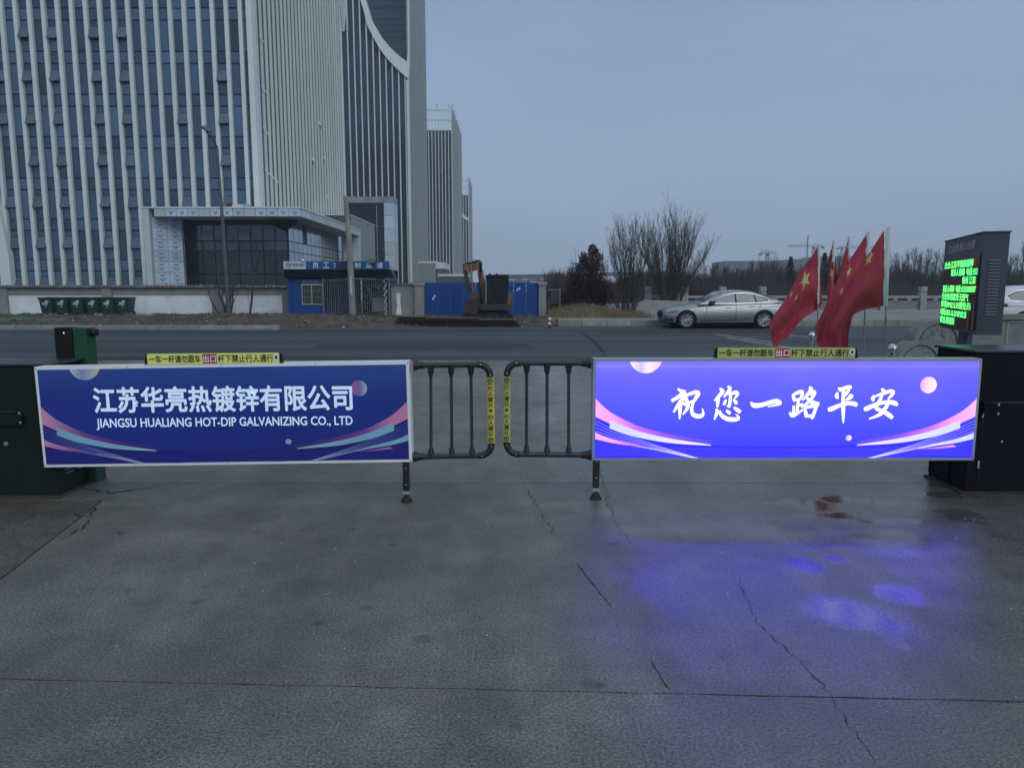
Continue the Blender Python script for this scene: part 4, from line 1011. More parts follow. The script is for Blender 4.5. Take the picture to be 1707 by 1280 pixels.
# saplings in front of the white wall
def sapling(label, pts_list, Y, base_r, seed):
    b = at(*pts_list[0][0], Y); t = thing('bare_sapling', label, 'tree', (b.x, Y, 0)); rnd = random.Random(seed); tr = MB(); tw = MB()
    for li, pl_ in enumerate(pts_list):
        P = [at(x, y, Y) + Vector((0, rnd.uniform(-.25, .25) * i, 0)) * .5 for i, (x, y) in enumerate(pl_)]
        n = len(P); r0 = base_r * (1 if li == 0 else .62)
        tr.tube(P, [r0 * (1 - .75 * i / (n - 1)) + .006 for i in range(n)], 6, cap=False)
        for k in range(1, n):
            for j in range(2):
                d = (P[k] - P[k - 1]).normalized(); s = 1 if rnd.random() > .5 else -1
                nd = (d + Vector((s * rnd.uniform(.2, .7), rnd.uniform(-.3, .3), .2))).normalized()
                branch(tw, P[k].lerp(P[k - 1], rnd.random() * .8), nd, rnd.uniform(.3, .7), .010, 2, rnd, .45, .2, (1, 3), 3, .008)
    tr.build('trunk', bark, t); tag(tw.build('twigs', twig_m, t), kind='stuff')
sapling('bare multi-stemmed sapling around the foot of the street lamp', [[(379, 535), (374, 510), (366, 490), (362, 460), (352, 430), (344, 408)], [(379, 530), (377, 490), (373, 450), (366, 425), (358, 405)], [(382, 530), (386, 480), (388, 440), (392, 415), (400, 400)], [(384, 530), (387, 500), (386, 470), (380, 445), (370, 430)], [(371, 530), (360, 515), (352, 497), (346, 480)]], 37.0, .075, 3)
sapling('thin bare sapling with a Y-shaped fork left of the gatehouse', [[(416, 528), (419, 500), (420, 465), (416, 455), (408, 447), (409, 451)], [(420, 462), (425, 450), (432, 435), (437, 425)], [(421, 460), (430, 456), (442, 452), (455, 445)]], 36.6, .06, 5)

# individual bare trees along the skyline, and the wood behind them
def skyline_tree_mesh(seed, h, kind):
    rnd = random.Random(seed); tr = MB(); tw = MB()
    tr.tube([(0, 0, 0), (rnd.uniform(-.1, .1), 0, h * .4), (rnd.uniform(-.2, .2), 0, h * .95)], [.10, .07, .02], 5, cap=False)
    for i in range(46):
        z = h * rnd.uniform(.18, .95); a = rnd.uniform(0, 6.28); s = .55 if kind else .95
        branch(tw, Vector((0, 0, z)), Vector((math.cos(a) * s, math.sin(a) * s, .9)), rnd.uniform(.5, 1.0) * (h * .24) * (1.25 - z / h), .022, 2, rnd, .45, .3, (2, 3), 3, .014)
    return tr.mesh('trunk', bark), tw.mesh('twigs', mat('skyline_twigs', (.045, .043, .040), .9, amt=.3, scale=.2))
sk = [skyline_tree_mesh(s, h_, s % 2) for s, h_ in ((1, 6.5), (2, 6.0), (3, 7.2), (4, 5.6))]
rnd = random.Random(17)
for i in range(96):
    px_ = 1158 + (i / 95) * 660 + rnd.uniform(-6, 6)
    Yt = rnd.uniform(74, 96); x = at(px_, 478, Yt).x; m1, m2 = sk[i % 4]
    prof = 1.0 if px_ > 1500 else (.72 if px_ < 1380 else .9)
    s_ = prof * rnd.uniform(.82, 1.12) * Yt / 90 * .90
    t = thing('bare_tree', 'slender bare tree in the row of alike bare trees along the skyline', 'tree', (x, Yt, 0), 'bare trees along the skyline')
    inst('trunk', m1, (x, Yt, 0), t, scale=(s_, s_, s_), rot=(0, 0, rnd.uniform(0, 6)))
    inst('twigs', m2, (x, Yt, 0), t, scale=(s_, s_, s_), rot=(0, 0, rnd.uniform(0, 6)))
mbw = MB(); rnd = random.Random(33)
def wood(n, pxa, pxb, Ya, Yb, hmin, hmax):
    for i in range(n):
        px_ = rnd.uniform(pxa, pxb); y = rnd.uniform(Ya, Yb); x = at(px_, 478, y).x; h_ = rnd.uniform(hmin, hmax) * (.85 + .3 * noise1(px_ * .02, 2)); b = Vector((x, y, 0))
        for j in range(5):
            p0_ = b + Vector((rnd.uniform(-.8, .8), rnd.uniform(-.8, .8), h_ * rnd.uniform(0, .7))); p1_ = p0_ + Vector((rnd.uniform(-.5, .5), 0, h_ * rnd.uniform(.12, .45)))
            if p1_.z > h_: p1_.z = h_
            w = rnd.uniform(.02, .045); mbw.add([p0_ - Vector((w, 0, 0)), p0_ + Vector((w, 0, 0)), p1_], [(0, 1, 2)])
wood(9000, 1150, 1880, 98, 150, 3.8, 6.2)
wood(4200, 915, 1165, 85, 130, 3.0, 4.2)
wood(3000, 1000, 1900, 60, 74, 1.0, 2.6)
tag(mbw.build('far_wood', mat('far_wood_twigs', (.052, .046, .044), .95, amt=.3, scale=.1)), 'dense far-off bare winter wood along the horizon', 'wood', kind='stuff')
mbh = MB()
for i in range(1400):
    px_ = rnd.uniform(935, 1880); y = rnd.uniform(150, 175); x = at(px_, 478, y).x; h_ = (4.8 if px_ > 1150 else 2.9) * rnd.uniform(.6, 1.1)
    for j in range(16): leaf(mbh, Vector((x + rnd.gauss(0, 1.3), y, max(.1, h_ * rnd.random() ** .7))), rnd.uniform(.1, .28), rnd)
tag(mbh.build('far_hedge', mat('far_hedge_leaves', (.040, .040, .036), .95, amt=.4, scale=.1)), 'dark distant evergreen hedge mass behind the bare wood', 'hedge', kind='stuff')
# a few dark conifers among the bare trees
for i, (px_, ht, lab) in enumerate(((1316, 4.7, 'small dark conifer standing left of the leftmost flag on the skyline'), (1372, 5.1, 'dark conifer seen between the first two flag poles from the left'), (1384, 5.4, 'taller dark conifer seen between the middle flag poles'))):
    y = 78.0; x = at(px_, 478, y).x; t = thing('conifer', lab, 'tree', (x, y, 0)); MB().tube([(x, y, 0), (x, y, ht)], [.12, .02], 5).build('trunk', bark, t)
    cm = MB()
    for j in range(900):
        u = rnd.random() ** .8; rad = .95 * (1 - u * .85) * rnd.random() ** .5; a = rnd.uniform(0, 6.28); leaf(cm, Vector((x + math.cos(a) * rad, y + math.sin(a) * rad, .6 + u * (ht - .6))), rnd.uniform(.06, .13), rnd)
    cm.build('crown', mat('conifer_needles', (.020, .030, .026), .9, amt=.4, scale=.6), t)

# ------------------------------------------------------------------ stone slab, balustrade of the bridge
Yk = 36.0; K = lambda px_, py_: Vector((at(px_, py_, Yk).x, Yk, at(px_, py_, Yk).z))
pts = [K(1048, 530), K(1047, 522), K(1050, 509), K(1058, 503), K(1068, 504), K(1078, 500), K(1100, 501), K(1135, 502), K(1165, 503), K(1166, 530)]
o = MB().prism(pts, (0, .55, 0)).build('stone_slab', stone_l); tag(o, 'long low rough-edged pale stone slab standing on the pavement behind the silver saloon', 'stone slab')
Yp = 40.0
bal = thing('bridge_balustrade', 'long pale stone bridge balustrade with square posts behind the silver saloon', 'balustrade', (20, Yp, .24))
Bx = lambda px_: at(px_, 500, Yp).x
postm = MB().box(-.17, .17, -.17, .17, 0, 1.02, .015).box(-.13, .13, -.13, .13, 1.02, 1.08).box(-.17, .17, -.17, .17, 1.08, 1.36, .03).mesh('post', stone_l)
psx = [Bx(1080.5)] + [Bx(1127)] + [Bx(1141)] + [Bx(1204) + i * 2.17 for i in range(16)]
for x in psx: inst('post', postm, (x, Yp, .24), bal)
for a_, b__ in zip(psx, psx[1:]):
    if b__ - a_ < 1: continue
    bx(a_ + .17, b__ - .17, Yp - .08, Yp + .08, .24 + .74, .24 + .88, .01).build('top_rail', stone_l, bal)
    bx(a_ + .17, b__ - .17, Yp - .07, Yp + .07, .24, .24 + .14).build('bottom_rail', stone_l, bal)
    bx(a_ + .17, b__ - .17, Yp - .045, Yp + .045, .24 + .14, .24 + .60).build('panel', stone_m, bal)
    for k in (0.33, .67):
        xm = a_ + (b__ - a_) * k; bx(xm - .12, xm + .12, Yp - .05, Yp + .05, .24 + .60, .24 + .74, .02).build('rail_block', stone_l, bal)
o = bx(Bx(1180), 60, 36.6, 36.9, .24, .42).build('deck_kerb', stone_l); tag(o, 'low stone kerb on the bridge deck in front of the far balustrade', 'kerb')
# stone scroll end close to the driveway and its parapet
Ys = 13.0; Q = lambda px_, py_: at(px_, py_, Ys)
cen = Q(1562, 573)
Rr = (Q(1562, 573) - Q(1562, 531)).length
sd = thing('stone_drum_end', 'carved grey stone parapet end with a large and a small round drum', 'stone parapet', (cen.x, Ys, 0))
def drum(c, r, name, dy=0.):
    Ys = 13.0 + dy
    o = MB().lathe([(0, -.02), (r * .72, -.02), (r * .74, .0), (r * .78, .0), (r * .80, -.04), (r * .97, -.04), (r, -.01), (r, .30), (r * .97, .33), (0, .33)], (c.x, Ys, c.z), 40, 'Y').build(name, stone_m, sd, smooth=True)
    cv = MB(); rr4 = random.Random(int(r * 100))
    for i in range(70):
        a = rr4.uniform(0, 6.28); q = r * .68 * math.sqrt(rr4.random()); p = Vector((c.x + q * math.cos(a), Ys - .02, c.z + q * math.sin(a)))
        s = r * .085; a2 = rr4.uniform(0, 3.14)
        arc = [p + Vector((s * math.cos(a2 + t_), 0, s * math.sin(a2 + t_))) for t_ in (0, .6, 1.2, 1.8, 2.4)]
        cv.tube(arc, [.003, .008, .010, .008, .003], 4, False)
    tag(cv.build('relief_carving', stone_m, o), kind='stuff'); return o
drum(cen, Rr, 'drum'); c2 = Q(1530, 605); drum(c2, (Q(1530, 605) - Q(1530, 566)).length * .98, 'small_drum', -.035)
bx(cen.x, cen.x + 1.05, Ys + .02, Ys + .28, 0, cen.z + .02).build('core_block', stone_m, sd)
MB().box(c2.x - .7, cen.x + .9, Ys - .13, Ys + .37, 0, .20).build('plinth', stone_m, sd)
Z1 = Q(1690, 524).z
pw_ = thing('stone_parapet', 'plain grey stone parapet wall panel right of the carved drums', 'stone parapet', (Q(1660, 560).x, Ys, 0))
xA = Q(1618, 540).x
bx(xA, xA + 5, Ys + .06, Ys + .20, 0, Z1 - .10).build('panel', stone_m, pw_)
bx(xA + .3, xA + 5, Ys + .0, Ys + .26, Z1 - .10, Z1, .01).build('coping', stone_m, pw_)
fr_ = MB(); x0 = Q(1683, 550).x; z0 = Q(1683, 536).z
bx(x0, x0 + 3, Ys + .045, Ys + .06, z0 - .02, z0 + .012).build('panel_moulding', stone_l, pw_); bx(x0 - .02, x0 + .012, Ys + .045, Ys + .06, .2, z0 - .02).build('panel_moulding', stone_l, pw_)
bx(xA - .05, xA + .42, Ys - .02, Ys + .28, 0, Q(1640, 568).z, .01).build('end_block', stone_m, pw_)

# ------------------------------------------------------------------ far buildings and cranes
fb_m = mat('hazy_concrete', (.10, .11, .125), .9, amt=.1, scale=.05)
def far_block(label, pxa, pxb, py, Y, D=40):
    A = at(pxa, py, Y); B = at(pxb, py, Y); t = thing('far_building', label, 'building', ((A.x + B.x) / 2, Y, 0))
    bx(A.x, B.x, Y, Y + D, 0, A.z).build('block', fb_m, t)
    nfl = max(2, int(A.z / 4.2))
    for k in range(1, nfl): bx(A.x - .3, B.x + .3, Y - .6, Y, k * A.z / nfl, k * A.z / nfl + .9).build('floor_band', mat('far_band', (.15, .16, .17), .9), t)
    for k in range(6):
        xk = A.x + (B.x - A.x) * k / 5; bx(xk - .5, xk + .5, Y - .55, Y - .01, 0, A.z - .1).build('column', MATS['far_band'], t)
    return t
far_block('pale unfinished block on the horizon, the one left of the flags', 1212, 1290, 435, 520)
far_block('unfinished block on the horizon seen behind the leftmost flag', 1322, 1368, 432, 560)
far_block('higher unfinished block on the horizon seen between the flags', 1368, 1422, 427, 600)
far_block('broad low factory shed on the horizon beyond the hoarding', 858, 905, 466, 420)
def crane(label, px_, pytop, Y, pj0, pj1, pyj):
    b = at(px_, 478, Y); zt = at(px_, pytop, Y).z; t = thing('tower_crane', label, 'crane', (b.x, Y, 0)); cm_ = mat('far_crane_steel', (.10, .11, .12), .7)
    ms = MB(); s = .9
    for dx in (-s, s):
        for dy in (-s, s): ms.tube([(b.x + dx, Y + dy, 0), (b.x + dx, Y + dy, zt)], .22, 4)
    k = 0
    while k * 3 < zt - 3:
        ms.tube([(b.x - s, Y - s, k * 3), (b.x + s, Y - s, k * 3 + 3)], .13, 3); ms.tube([(b.x + s, Y - s, k * 3), (b.x - s, Y - s, k * 3 + 3)], .13, 3); k += 1
    ms.build('mast', cm_, t)
    j0 = at(pj0, pyj, Y); j1 = at(pj1, pyj, Y)
    jb = MB(); jb.tube([(j0.x, Y, j0.z), (j1.x, Y, j1.z)], .3, 4); jb.tube([(j0.x, Y, j0.z + .2), (b.x, Y, zt + 1.5), (j1.x, Y, j1.z + .2)], .12, 3); jb.tube([(j0.x, Y, j0.z + 1.4), (j1.x, Y, j1.z + 1.4)], .15, 3)
    jb.build('jib', cm_, t)
    bx(b.x - .9, b.x + .9, Y - 1.2, Y + 1.2, j0.z - 2.4, j0.z - .5).build('cab', cm_, t)
    e = j1 if abs(pj1 - px_) < abs(pj0 - px_) else j0
    bx(e.x - 1.2, e.x + .8, Y - 1, Y + 1, e.z - 1.8, e.z).build('counterweight', cm_, t)
crane('far tower crane above the block left of the flags', 1277, 420, 540, 1268, 1291, 422)
crane('far tower crane with a long jib behind the leftmost flag', 1353, 411, 640, 1313, 1372, 411)
crane('far tower crane seen between the poles of the middle flags', 1400, 411, 700, 1397, 1460, 413)
ms_ = MB(); q = at(1342.5, 478, 480); ms_.tube([(q.x, 480, 0), (q.x, 480, at(1342.5, 392, 480).z)], .35, 5); tag(ms_.build('lattice_mast', MATS['far_crane_steel']), 'thin tall far mast just left of the long-jib crane', 'mast')
A = at(836, 460, 330); B = at(960, 457, 430)
via = thing('viaduct', 'long grey elevated road on the horizon behind the hoarding and the red bush', 'bridge', ((A.x + B.x) / 2, 380, 0))
MB().prism([(A.x, 330, A.z - 1.6), (A.x, 330, A.z + .4), (A.x, 334, A.z + .4), (A.x, 334, A.z - 1.6)], (B.x - A.x + 60, 140, B.z - A.z + 2)).build('deck', fb_m, via)
for i in range(6):
    u = i / 5; x = A.x + (B.x - A.x) * u; y = 331 + 100 * u; bx(x - .9, x + .9, y, y + 2, 0, A.z + (B.z - A.z) * u - 1.4).build('column', MATS['far_band'], via)
for i, (a_, b__, zz_) in enumerate(((848, 880, 468), (883, 902, 465), (905, 930, 467), (933, 950, 464))):
    P_ = at(a_, zz_, 210); P2 = at(b__, zz_, 210); o = thing('white_shed', ['white shed roof just right of the excavator cab on the horizon', 'second small white shed from the excavator on the horizon', 'third white shed from the excavator on the horizon', 'white shed nearest the red bush on the horizon'][i], 'shed', (P_.x, 210, 0))
    bx(P_.x, P2.x, 210, 222, 0, P_.z - .5).build('wall', white_paint, o); MB().prism([(P_.x - .2, 209.6, P_.z - .5), (P_.x - .2, 216, P_.z + .3), (P_.x - .2, 222.4, P_.z - .5)], (P2.x - P_.x + .4, 0, 0)).build('roof', MATS['hazy_concrete'], o)
mbl_ = thing('road_lamp', 'thin curved road lamp on the horizon before the pale unfinished block', 'lamp', (at(1222, 478, 120).x, 120, 0))
MB().tube([(at(1222, 478, 120).x, 120, 0), (at(1222, 478, 120).x, 120, at(1222, 452, 120).z), (at(1227, 478, 120).x, 120, at(1225, 447, 120).z), (at(1234, 478, 120).x, 120, at(1234, 446.5, 120).z)], .07, 5).build('pole', alum_d, mbl_)

# ------------------------------------------------------------------ cars
def interp(st, x):
    for a, b in zip(st, st[1:]):
        if a[0] <= x <= b[0]:
            u = (x - a[0]) / (b[0] - a[0]); return [p + (q - p) * u for p, q in zip(a, b)]
    return list(st[-1] if x > st[-1][0] else st[0])
def smooth_st(st, n):
    x0, x1 = st[0][0], st[-1][0]; raw = [interp(st, x0 + (x1 - x0) * (.5 - .5 * math.cos(math.pi * i / n))) for i in range(n + 1)]
    out = []
    for i in range(n + 1):
        a = raw[max(0, i - 1)]; b = raw[i]; c = raw[min(n, i + 1)]
        out.append([b[0]] + [(p + 2 * q + r) / 4 for p, q, r in zip(a[1:], b[1:], c[1:])])
    return out
def loft(rings):
    m = len(rings[0]); vs = [v for r in rings for v in r]; fs = []
    for i in range(len(rings) - 1):
        for k in range(m):
            k2 = (k + 1) % m; fs.append((i * m + k, i * m + k2, (i + 1) * m + k2, (i + 1) * m + k))
    fs.append(tuple(range(m))); fs.append(tuple((len(rings) - 1) * m + k for k in range(m))[::-1])
    return MB().add(vs, fs)
def make_car(name, label, org, paint, spec, flip=False):
    """local x runs from the nose (0) to the tail; flip turns the nose towards +X"""
    t = thing(name, label, 'car', org); ox, oy, oz = org; sgn_ = -1 if flip else 1
    W = lambda x, y, z: (ox + sgn_ * x, oy + y, oz + z)
    def mk(mb): mb.v = [W(*v) for v in mb.v]; return mb
    body = smooth_st(spec['body'], 46); rings = []
    for x, zb, zs, zt, w in body:
        half = [(w * .80, zb), (w * .95, zb + .05), (w * .985, zb + .18), (w, zb + (zs - zb) * .45), (w * .995, zs - .14), (w * .975, zs - .10), (w * .965, zs - .03), (w * .90, zs + .015), (w * .72, zt - .012), (w * .35, zt), (0, zt + .004)]
        ring = [(x, -y, z) for y, z in half] + [(x, y, z) for y, z in half[::-1][1:]]; rings.append(ring)
    bo = mk(loft(rings)).build('body', paint, t, smooth=True)
    wr = spec['wr']
    for wx in spec['wheels']:
        for s in (-1, 1):
            c = MB().lathe([(0, -.16), (wr + .055, -.16), (wr + .055, .30), (0, .30)], W(wx, s * (spec['hw'] - .10) * 1.0, wr), 28, 'Y')
            if s < 0: pass
            co = c.build('cutter', None); md = bo.modifiers.new('arch', 'BOOLEAN'); md.object = co; md.operation = 'DIFFERENCE'; md.solver = 'EXACT'
            # keep the cutter centred over the wheel in depth
            for v in co.data.vertices: v.co.y += (-.14 if s > 0 else 0) * 0
            dg = bpy.context.evaluated_depsgraph_get(); me = bpy.data.meshes.new_from_object(bo.evaluated_get(dg))
            bo.modifiers.clear(); bo.data = me; bpy.data.objects.remove(co)
    bo.data.materials.clear(); bo.data.materials.append(paint)
    MB().v
    # inner arch liners
    mk(bx(.35, spec['L'] - .35, -spec['hw'] + .28, spec['hw'] - .28, spec['zb'] + .02, .62)).build('underbody', black_m, t)
    base, rise = spec['cw'], spec['tumble']
    gw = lambda z: base - rise * (z - spec['belt'])
    cab = smooth_st(spec['cabin'], 36); rings = []
    for x, zb, zt in cab:
        zt = max(zt, zb + .012); wt = gw(zt)
        half = [(gw(zb) + .012, zb), (gw(zb + (zt - zb) * .5) + .012, zb + (zt - zb) * .5), (gw(zt - .05 * (zt - zb)) + .01, zt - .06 * min(1, (zt - zb) * 3)), (wt - .05, zt - .012), (wt - .22, zt + .008), (0, zt + .022)]
        rings.append([(x, -y, z) for y, z in half] + [(x, y, z) for y, z in half[::-1][1:]])
    mk(loft(rings)).build('roof', paint, t, smooth=True)
    glassc = mat('car_glass', (.05, .065, .075), .06, metal=.35, amt=.5, scale=1.2, spec=.9); scr_g = mat('windscreen_glass', (.30, .34, .37), .08, metal=.7)
    trim = mat('bright_trim', (.55, .57, .6), .25, metal=.9)
    for s in (-1, 1):
        def sidepoly(pts, off, nm, m, par=t, th=.008):
            P = [(x, s * (gw(z) + .012 + off), z) for x, z in pts]
            return mk(MB().prism(P, (0, s * th, 0))).build(nm, m, par)
        sidepoly(spec['dlo'], .004, 'window_trim', trim)
        mx0 = sum(p[0] for p in spec['dlo']) / len(spec['dlo']); mz0 = sum(p[1] for p in spec['dlo']) / len(spec['dlo'])
        sidepoly([(mx0 + (x - mx0) * .985, mz0 + (z - mz0) * .90) for x, z in spec['dlo']], .007, 'window_surround', black_m)
        for wpts in spec['windows']: sidepoly(wpts, .009, 'side_window', glassc)
        yb = spec['hw'] + .001
        # sculpted shoulder line, door gaps, sill line
        mk(MB().tube([(x, s * (spec['hw'] * .985), z) for x, z in spec['line']], .009, 4)).build('shoulder_line', mat('shadow_gap', (.05, .055, .06), .5), t)
        for gp_ in spec['gaps']: mk(MB().tube([(x, s * (interp(spec['body'], x)[4] * 1.0 + .0), z) for x, z in gp_], .006, 4)).build('door_gap', MATS['shadow_gap'], t)
        mk(MB().tube([(x, s * (spec['hw'] * .99), z) for x, z in spec['sill']], .012, 4)).build('sill_line', MATS['shadow_gap'], t)
        for hx, hz in spec['handles']: mk(MB().box(hx - .11, hx + .11, s * spec['hw'] * .985 - .02, s * spec['hw'] * .985 + .02, hz - .014, hz + .014, .008)).build('door_handle', paint, t)
        mx_, mz_ = spec['mirror']; mk(MB().box(mx_ - .09, mx_ + .1, min(s * (base + .02), s * (base + .24)), max(s * (base + .02), s * (base + .24)), mz_ - .05, mz_ + .08, .03)).build('mirror', mat('dark_mirror', (.03, .035, .04), .4), t)
        fb = [v for v in spec['lamp']]
        mk(MB().prism([(x, s * (interp(spec['body'], x)[4] * f_ ), z) for x, z, f_ in fb], (-.0, s * .012, 0))).build('headlight', mat('headlamp_glass', (.35, .38, .42), .1, metal=.4, amt=.5, scale=14), t)
        mk(MB().prism([(x, s * (interp(spec['body'], x)[4] * f_), z) for x, z, f_ in spec['tail']], (0, s * .012, 0))).build('tail_light', mat('tail_red', (.12, .008, .01), .2), t)
        mk(MB().prism([(x, s * (interp(spec['body'], x)[4] * f_), z) for x, z, f_ in spec['intake']], (0, s * .012, 0))).build('bumper_intake', black_m, t)
        for wx in spec['wheels']:
            y0 = s * (spec['hw'] - .015); dn = -s
            wl = MB().lathe([(wr * .68, dn * .02), (wr * .72, 0), (wr * .93, dn * .0), (wr, dn * .03), (wr, dn * .19), (wr * .93, dn * .22), (wr * .6, dn * .22)], (wx, y0, wr), 32, 'Y')
            wo_ = mk(wl).build('tyre', rubber, t, smooth=True)
            rim = MB().lathe([(wr * .70, dn * .0), (wr * .66, dn * .02), (wr * .63, dn * .03), (wr * .62, dn * .12)], (wx, y0, wr), 32, 'Y')
            rim.lathe([(wr * .16, -dn * .0), (wr * .14, dn * .02), (0, dn * .015)], (wx, y0 + dn * .02, wr), 16, 'Y')
            for k in range(10):
                a = 2 * math.pi * k / 10 + .1
                for da in (-.055, .055) if True else (0,):
                    p0_ = Vector((wx + wr * .12 * math.cos(a), y0 + dn * .03, wr + wr * .12 * math.sin(a))); p1_ = Vector((wx + wr * .66 * math.cos(a + da * 1.5), y0 + dn * .022, wr + wr * .66 * math.sin(a + da * 1.5)))
                    rim.tube([p0_, p1_], [.014, .017], 4)
            mk(rim).build('rim', mat('alloy_rim', (.62, .64, .66), .3, metal=.7), wo_)
            mk(MB().lathe([(0, 0), (wr * .66, 0)], (wx, y0 + dn * .13, wr), 20, 'Y')).build('brake_disc', mat('dark_brake', (.02, .02, .022), .6), wo_)
    # windscreen and rear window as glass skins
    ws_ = spec['screen']; 
    for (xa_, za_, xb_, zb_), nm in ((ws_, 'windscreen'), (spec['rear'], 'rear_window')):
        nx_ = Vector((-(zb_ - za_), 0, (xb_ - xa_))).normalized()
        if nx_.z < 0: nx_ = -nx_
        o_ = nx_ * .022
        P = [(xa_ + o_.x, -gw(za_) + .10, za_ + o_.z), (xa_ + o_.x, gw(za_) - .10, za_ + o_.z), (xb_ + o_.x, gw(zb_) - .09, zb_ + o_.z), (xb_ + o_.x, -gw(zb_) + .09, zb_ + o_.z)]
        mk(MB().prism(P, o_ * .4)).build(nm, scr_g, t)
    mk(MB().box(*spec['grille'], .02)).build('grille', black_m, t)
    mk(MB().box(*spec['plate'], .004)).build('number_plate', mat('plate_blue', (.02, .05, .10), .5), t)
    return t
silver = mat('silver_car_paint', (.33, .35, .35), .34, metal=.75, amt=.03, scale=2)
sedan = dict(L=4.9, hw=.93, zb=.2, wr=.335, wheels=(.86, 3.83), belt=.93, cw=.85, tumble=.42,
    body=[(0.0, .40, .58, .60, .50), (.04, .30, .64, .68, .66), (.14, .22, .69, .745, .78), (.40, .19, .74, .82, .875), (.86, .18, .80, .885, .915), (1.35, .18, .86, .95, .925), (1.8, .18, .895, .96, .93), (2.6, .19, .925, .96, .93), (3.4, .19, .95, .99, .93), (3.85, .20, .965, 1.03, .925), (4.3, .22, .97, 1.055, .90), (4.62, .26, .96, 1.06, .86), (4.82, .34, .90, 1.02, .80), (4.9, .42, .78, .86, .70)],
    cabin=[(1.30, .92, .925), (1.55, .93, 1.05), (1.95, .93, 1.25), (2.25, .93, 1.37), (2.6, .93, 1.445), (3.0, .93, 1.455), (3.4, .94, 1.42), (3.8, .95, 1.31), (4.15, .98, 1.17), (4.45, 1.02, 1.06)],
    dlo=[(1.72, .955), (1.98, 1.11), (2.28, 1.255), (2.60, 1.35), (3.0, 1.375), (3.35, 1.355), (3.68, 1.275), (3.94, 1.16), (4.02, 1.09), (3.96, 1.03), (3.75, 1.0), (2.8, .96)],
    windows=[[(1.82, .985), (2.02, 1.10), (2.30, 1.23), (2.62, 1.32), (2.70, 1.33), (2.72, .985)], [(2.78, .985), (2.76, 1.335), (3.0, 1.345), (3.30, 1.33), (3.42, 1.31), (3.50, 1.01)], [(3.55, 1.015), (3.48, 1.295), (3.68, 1.245), (3.90, 1.14), (3.95, 1.09), (3.90, 1.045)]],
    line=[(1.15, .70), (1.6, .735), (2.3, .775), (3.0, .81), (3.6, .835), (4.2, .855), (4.6, .865)],
    gaps=[[(1.62, .84), (1.60, .6), (1.50, .35)], [(2.73, .92), (2.75, .6), (2.72, .28)], [(3.70, .93), (3.60, .72), (3.44, .5), (3.40, .34)]],
    sill=[(1.35, .30), (2.2, .33), (3.3, .40)], handles=((2.45, .80), (3.35, .84)), mirror=(1.80, .99),
    lamp=[(.12, .56, .985), (.20, .66, 1.0), (.45, .70, 1.0), (.62, .67, 1.0), (.45, .60, 1.0)],
    tail=[(4.55, .72, 1.0), (4.55, .84, 1.0), (4.80, .86, 1.0), (4.84, .74, 1.0)],
    intake=[(.06, .30, 1.0), (.06, .37, 1.0), (.34, .38, 1.0), (.36, .31, 1.0)],
    screen=(1.52, 1.03, 2.30, 1.39), rear=(4.28, 1.125, 3.62, 1.37), grille=(-.02, .10, -.30, .30, .52, .66), plate=(-.03, .02, -.24, .24, .38, .48))
cx0 = at(1105.5, 546, 28.3).x
make_car('silver_saloon', 'silver saloon car facing left on the far side of the road', (cx0, 29.05, 0), silver, sedan)
white_car = mat('white_car_paint', (.62, .63, .65), .25, amt=.02, scale=2)
suv = dict(sedan); suv.update(zb=.24, wr=.36, wheels=(.88, 3.75), L=4.75, belt=1.02, cw=.86, tumble=.34,
    body=[(0, .48, .74, .78, .62), (.06, .36, .82, .88, .76), (.3, .26, .9, .97, .88), (.9, .24, .96, 1.03, .92), (1.4, .24, 1.0, 1.06, .93), (3.4, .24, 1.05, 1.08, .93), (4.3, .26, 1.06, 1.10, .91), (4.6, .30, 1.02, 1.08, .86), (4.75, .42, .86, .92, .76)],
    cabin=[(1.15, 1.0, 1.02), (1.5, 1.02, 1.2), (2.0, 1.03, 1.48), (2.4, 1.03, 1.60), (3.2, 1.03, 1.63), (3.9, 1.04, 1.60), (4.3, 1.05, 1.50), (4.6, 1.06, 1.2), (4.66, 1.06, 1.08)],
    dlo=[(1.75, 1.05), (2.2, 1.36), (2.5, 1.50), (3.3, 1.53), (4.0, 1.47), (4.35, 1.28), (4.2, 1.12)],
    windows=[[(1.85, 1.08), (2.25, 1.34), (2.65, 1.48), (2.65, 1.08)], [(2.74, 1.08), (2.74, 1.49), (3.5, 1.49), (3.5, 1.10)], [(3.58, 1.11), (3.58, 1.48), (3.95, 1.44), (4.28, 1.27), (4.15, 1.14)]],
    line=[(1.0, .85), (4.4, .95)], gaps=[[(1.6, 1.0), (1.55, .4)], [(2.70, 1.0), (2.72, .34)], [(3.62, 1.0), (3.40, .5)]], sill=[(1.3, .36), (3.3, .42)], handles=((2.45, .93), (3.4, .95)), mirror=(1.75, 1.08),
    lamp=[(.12, .72, .99), (.2, .82, 1), (.6, .86, 1), (.5, .76, 1)], tail=[(4.35, .92, 1), (4.35, 1.02, 1), (4.62, 1.0, 1), (4.66, .90, 1)],
    screen=(1.35, 1.13, 2.12, 1.53), rear=(4.62, 1.16, 4.33, 1.48), grille=(-.02, .08, -.4, .4, .6, .76), plate=(-.03, .02, -.24, .24, .42, .52))
sxu = at(1664, 500, 25.0).x
make_car('white_estate_car', 'white car cut off by the right edge behind the information screen', (sxu + 4.75, 26, 0), white_car, suv, flip=True)

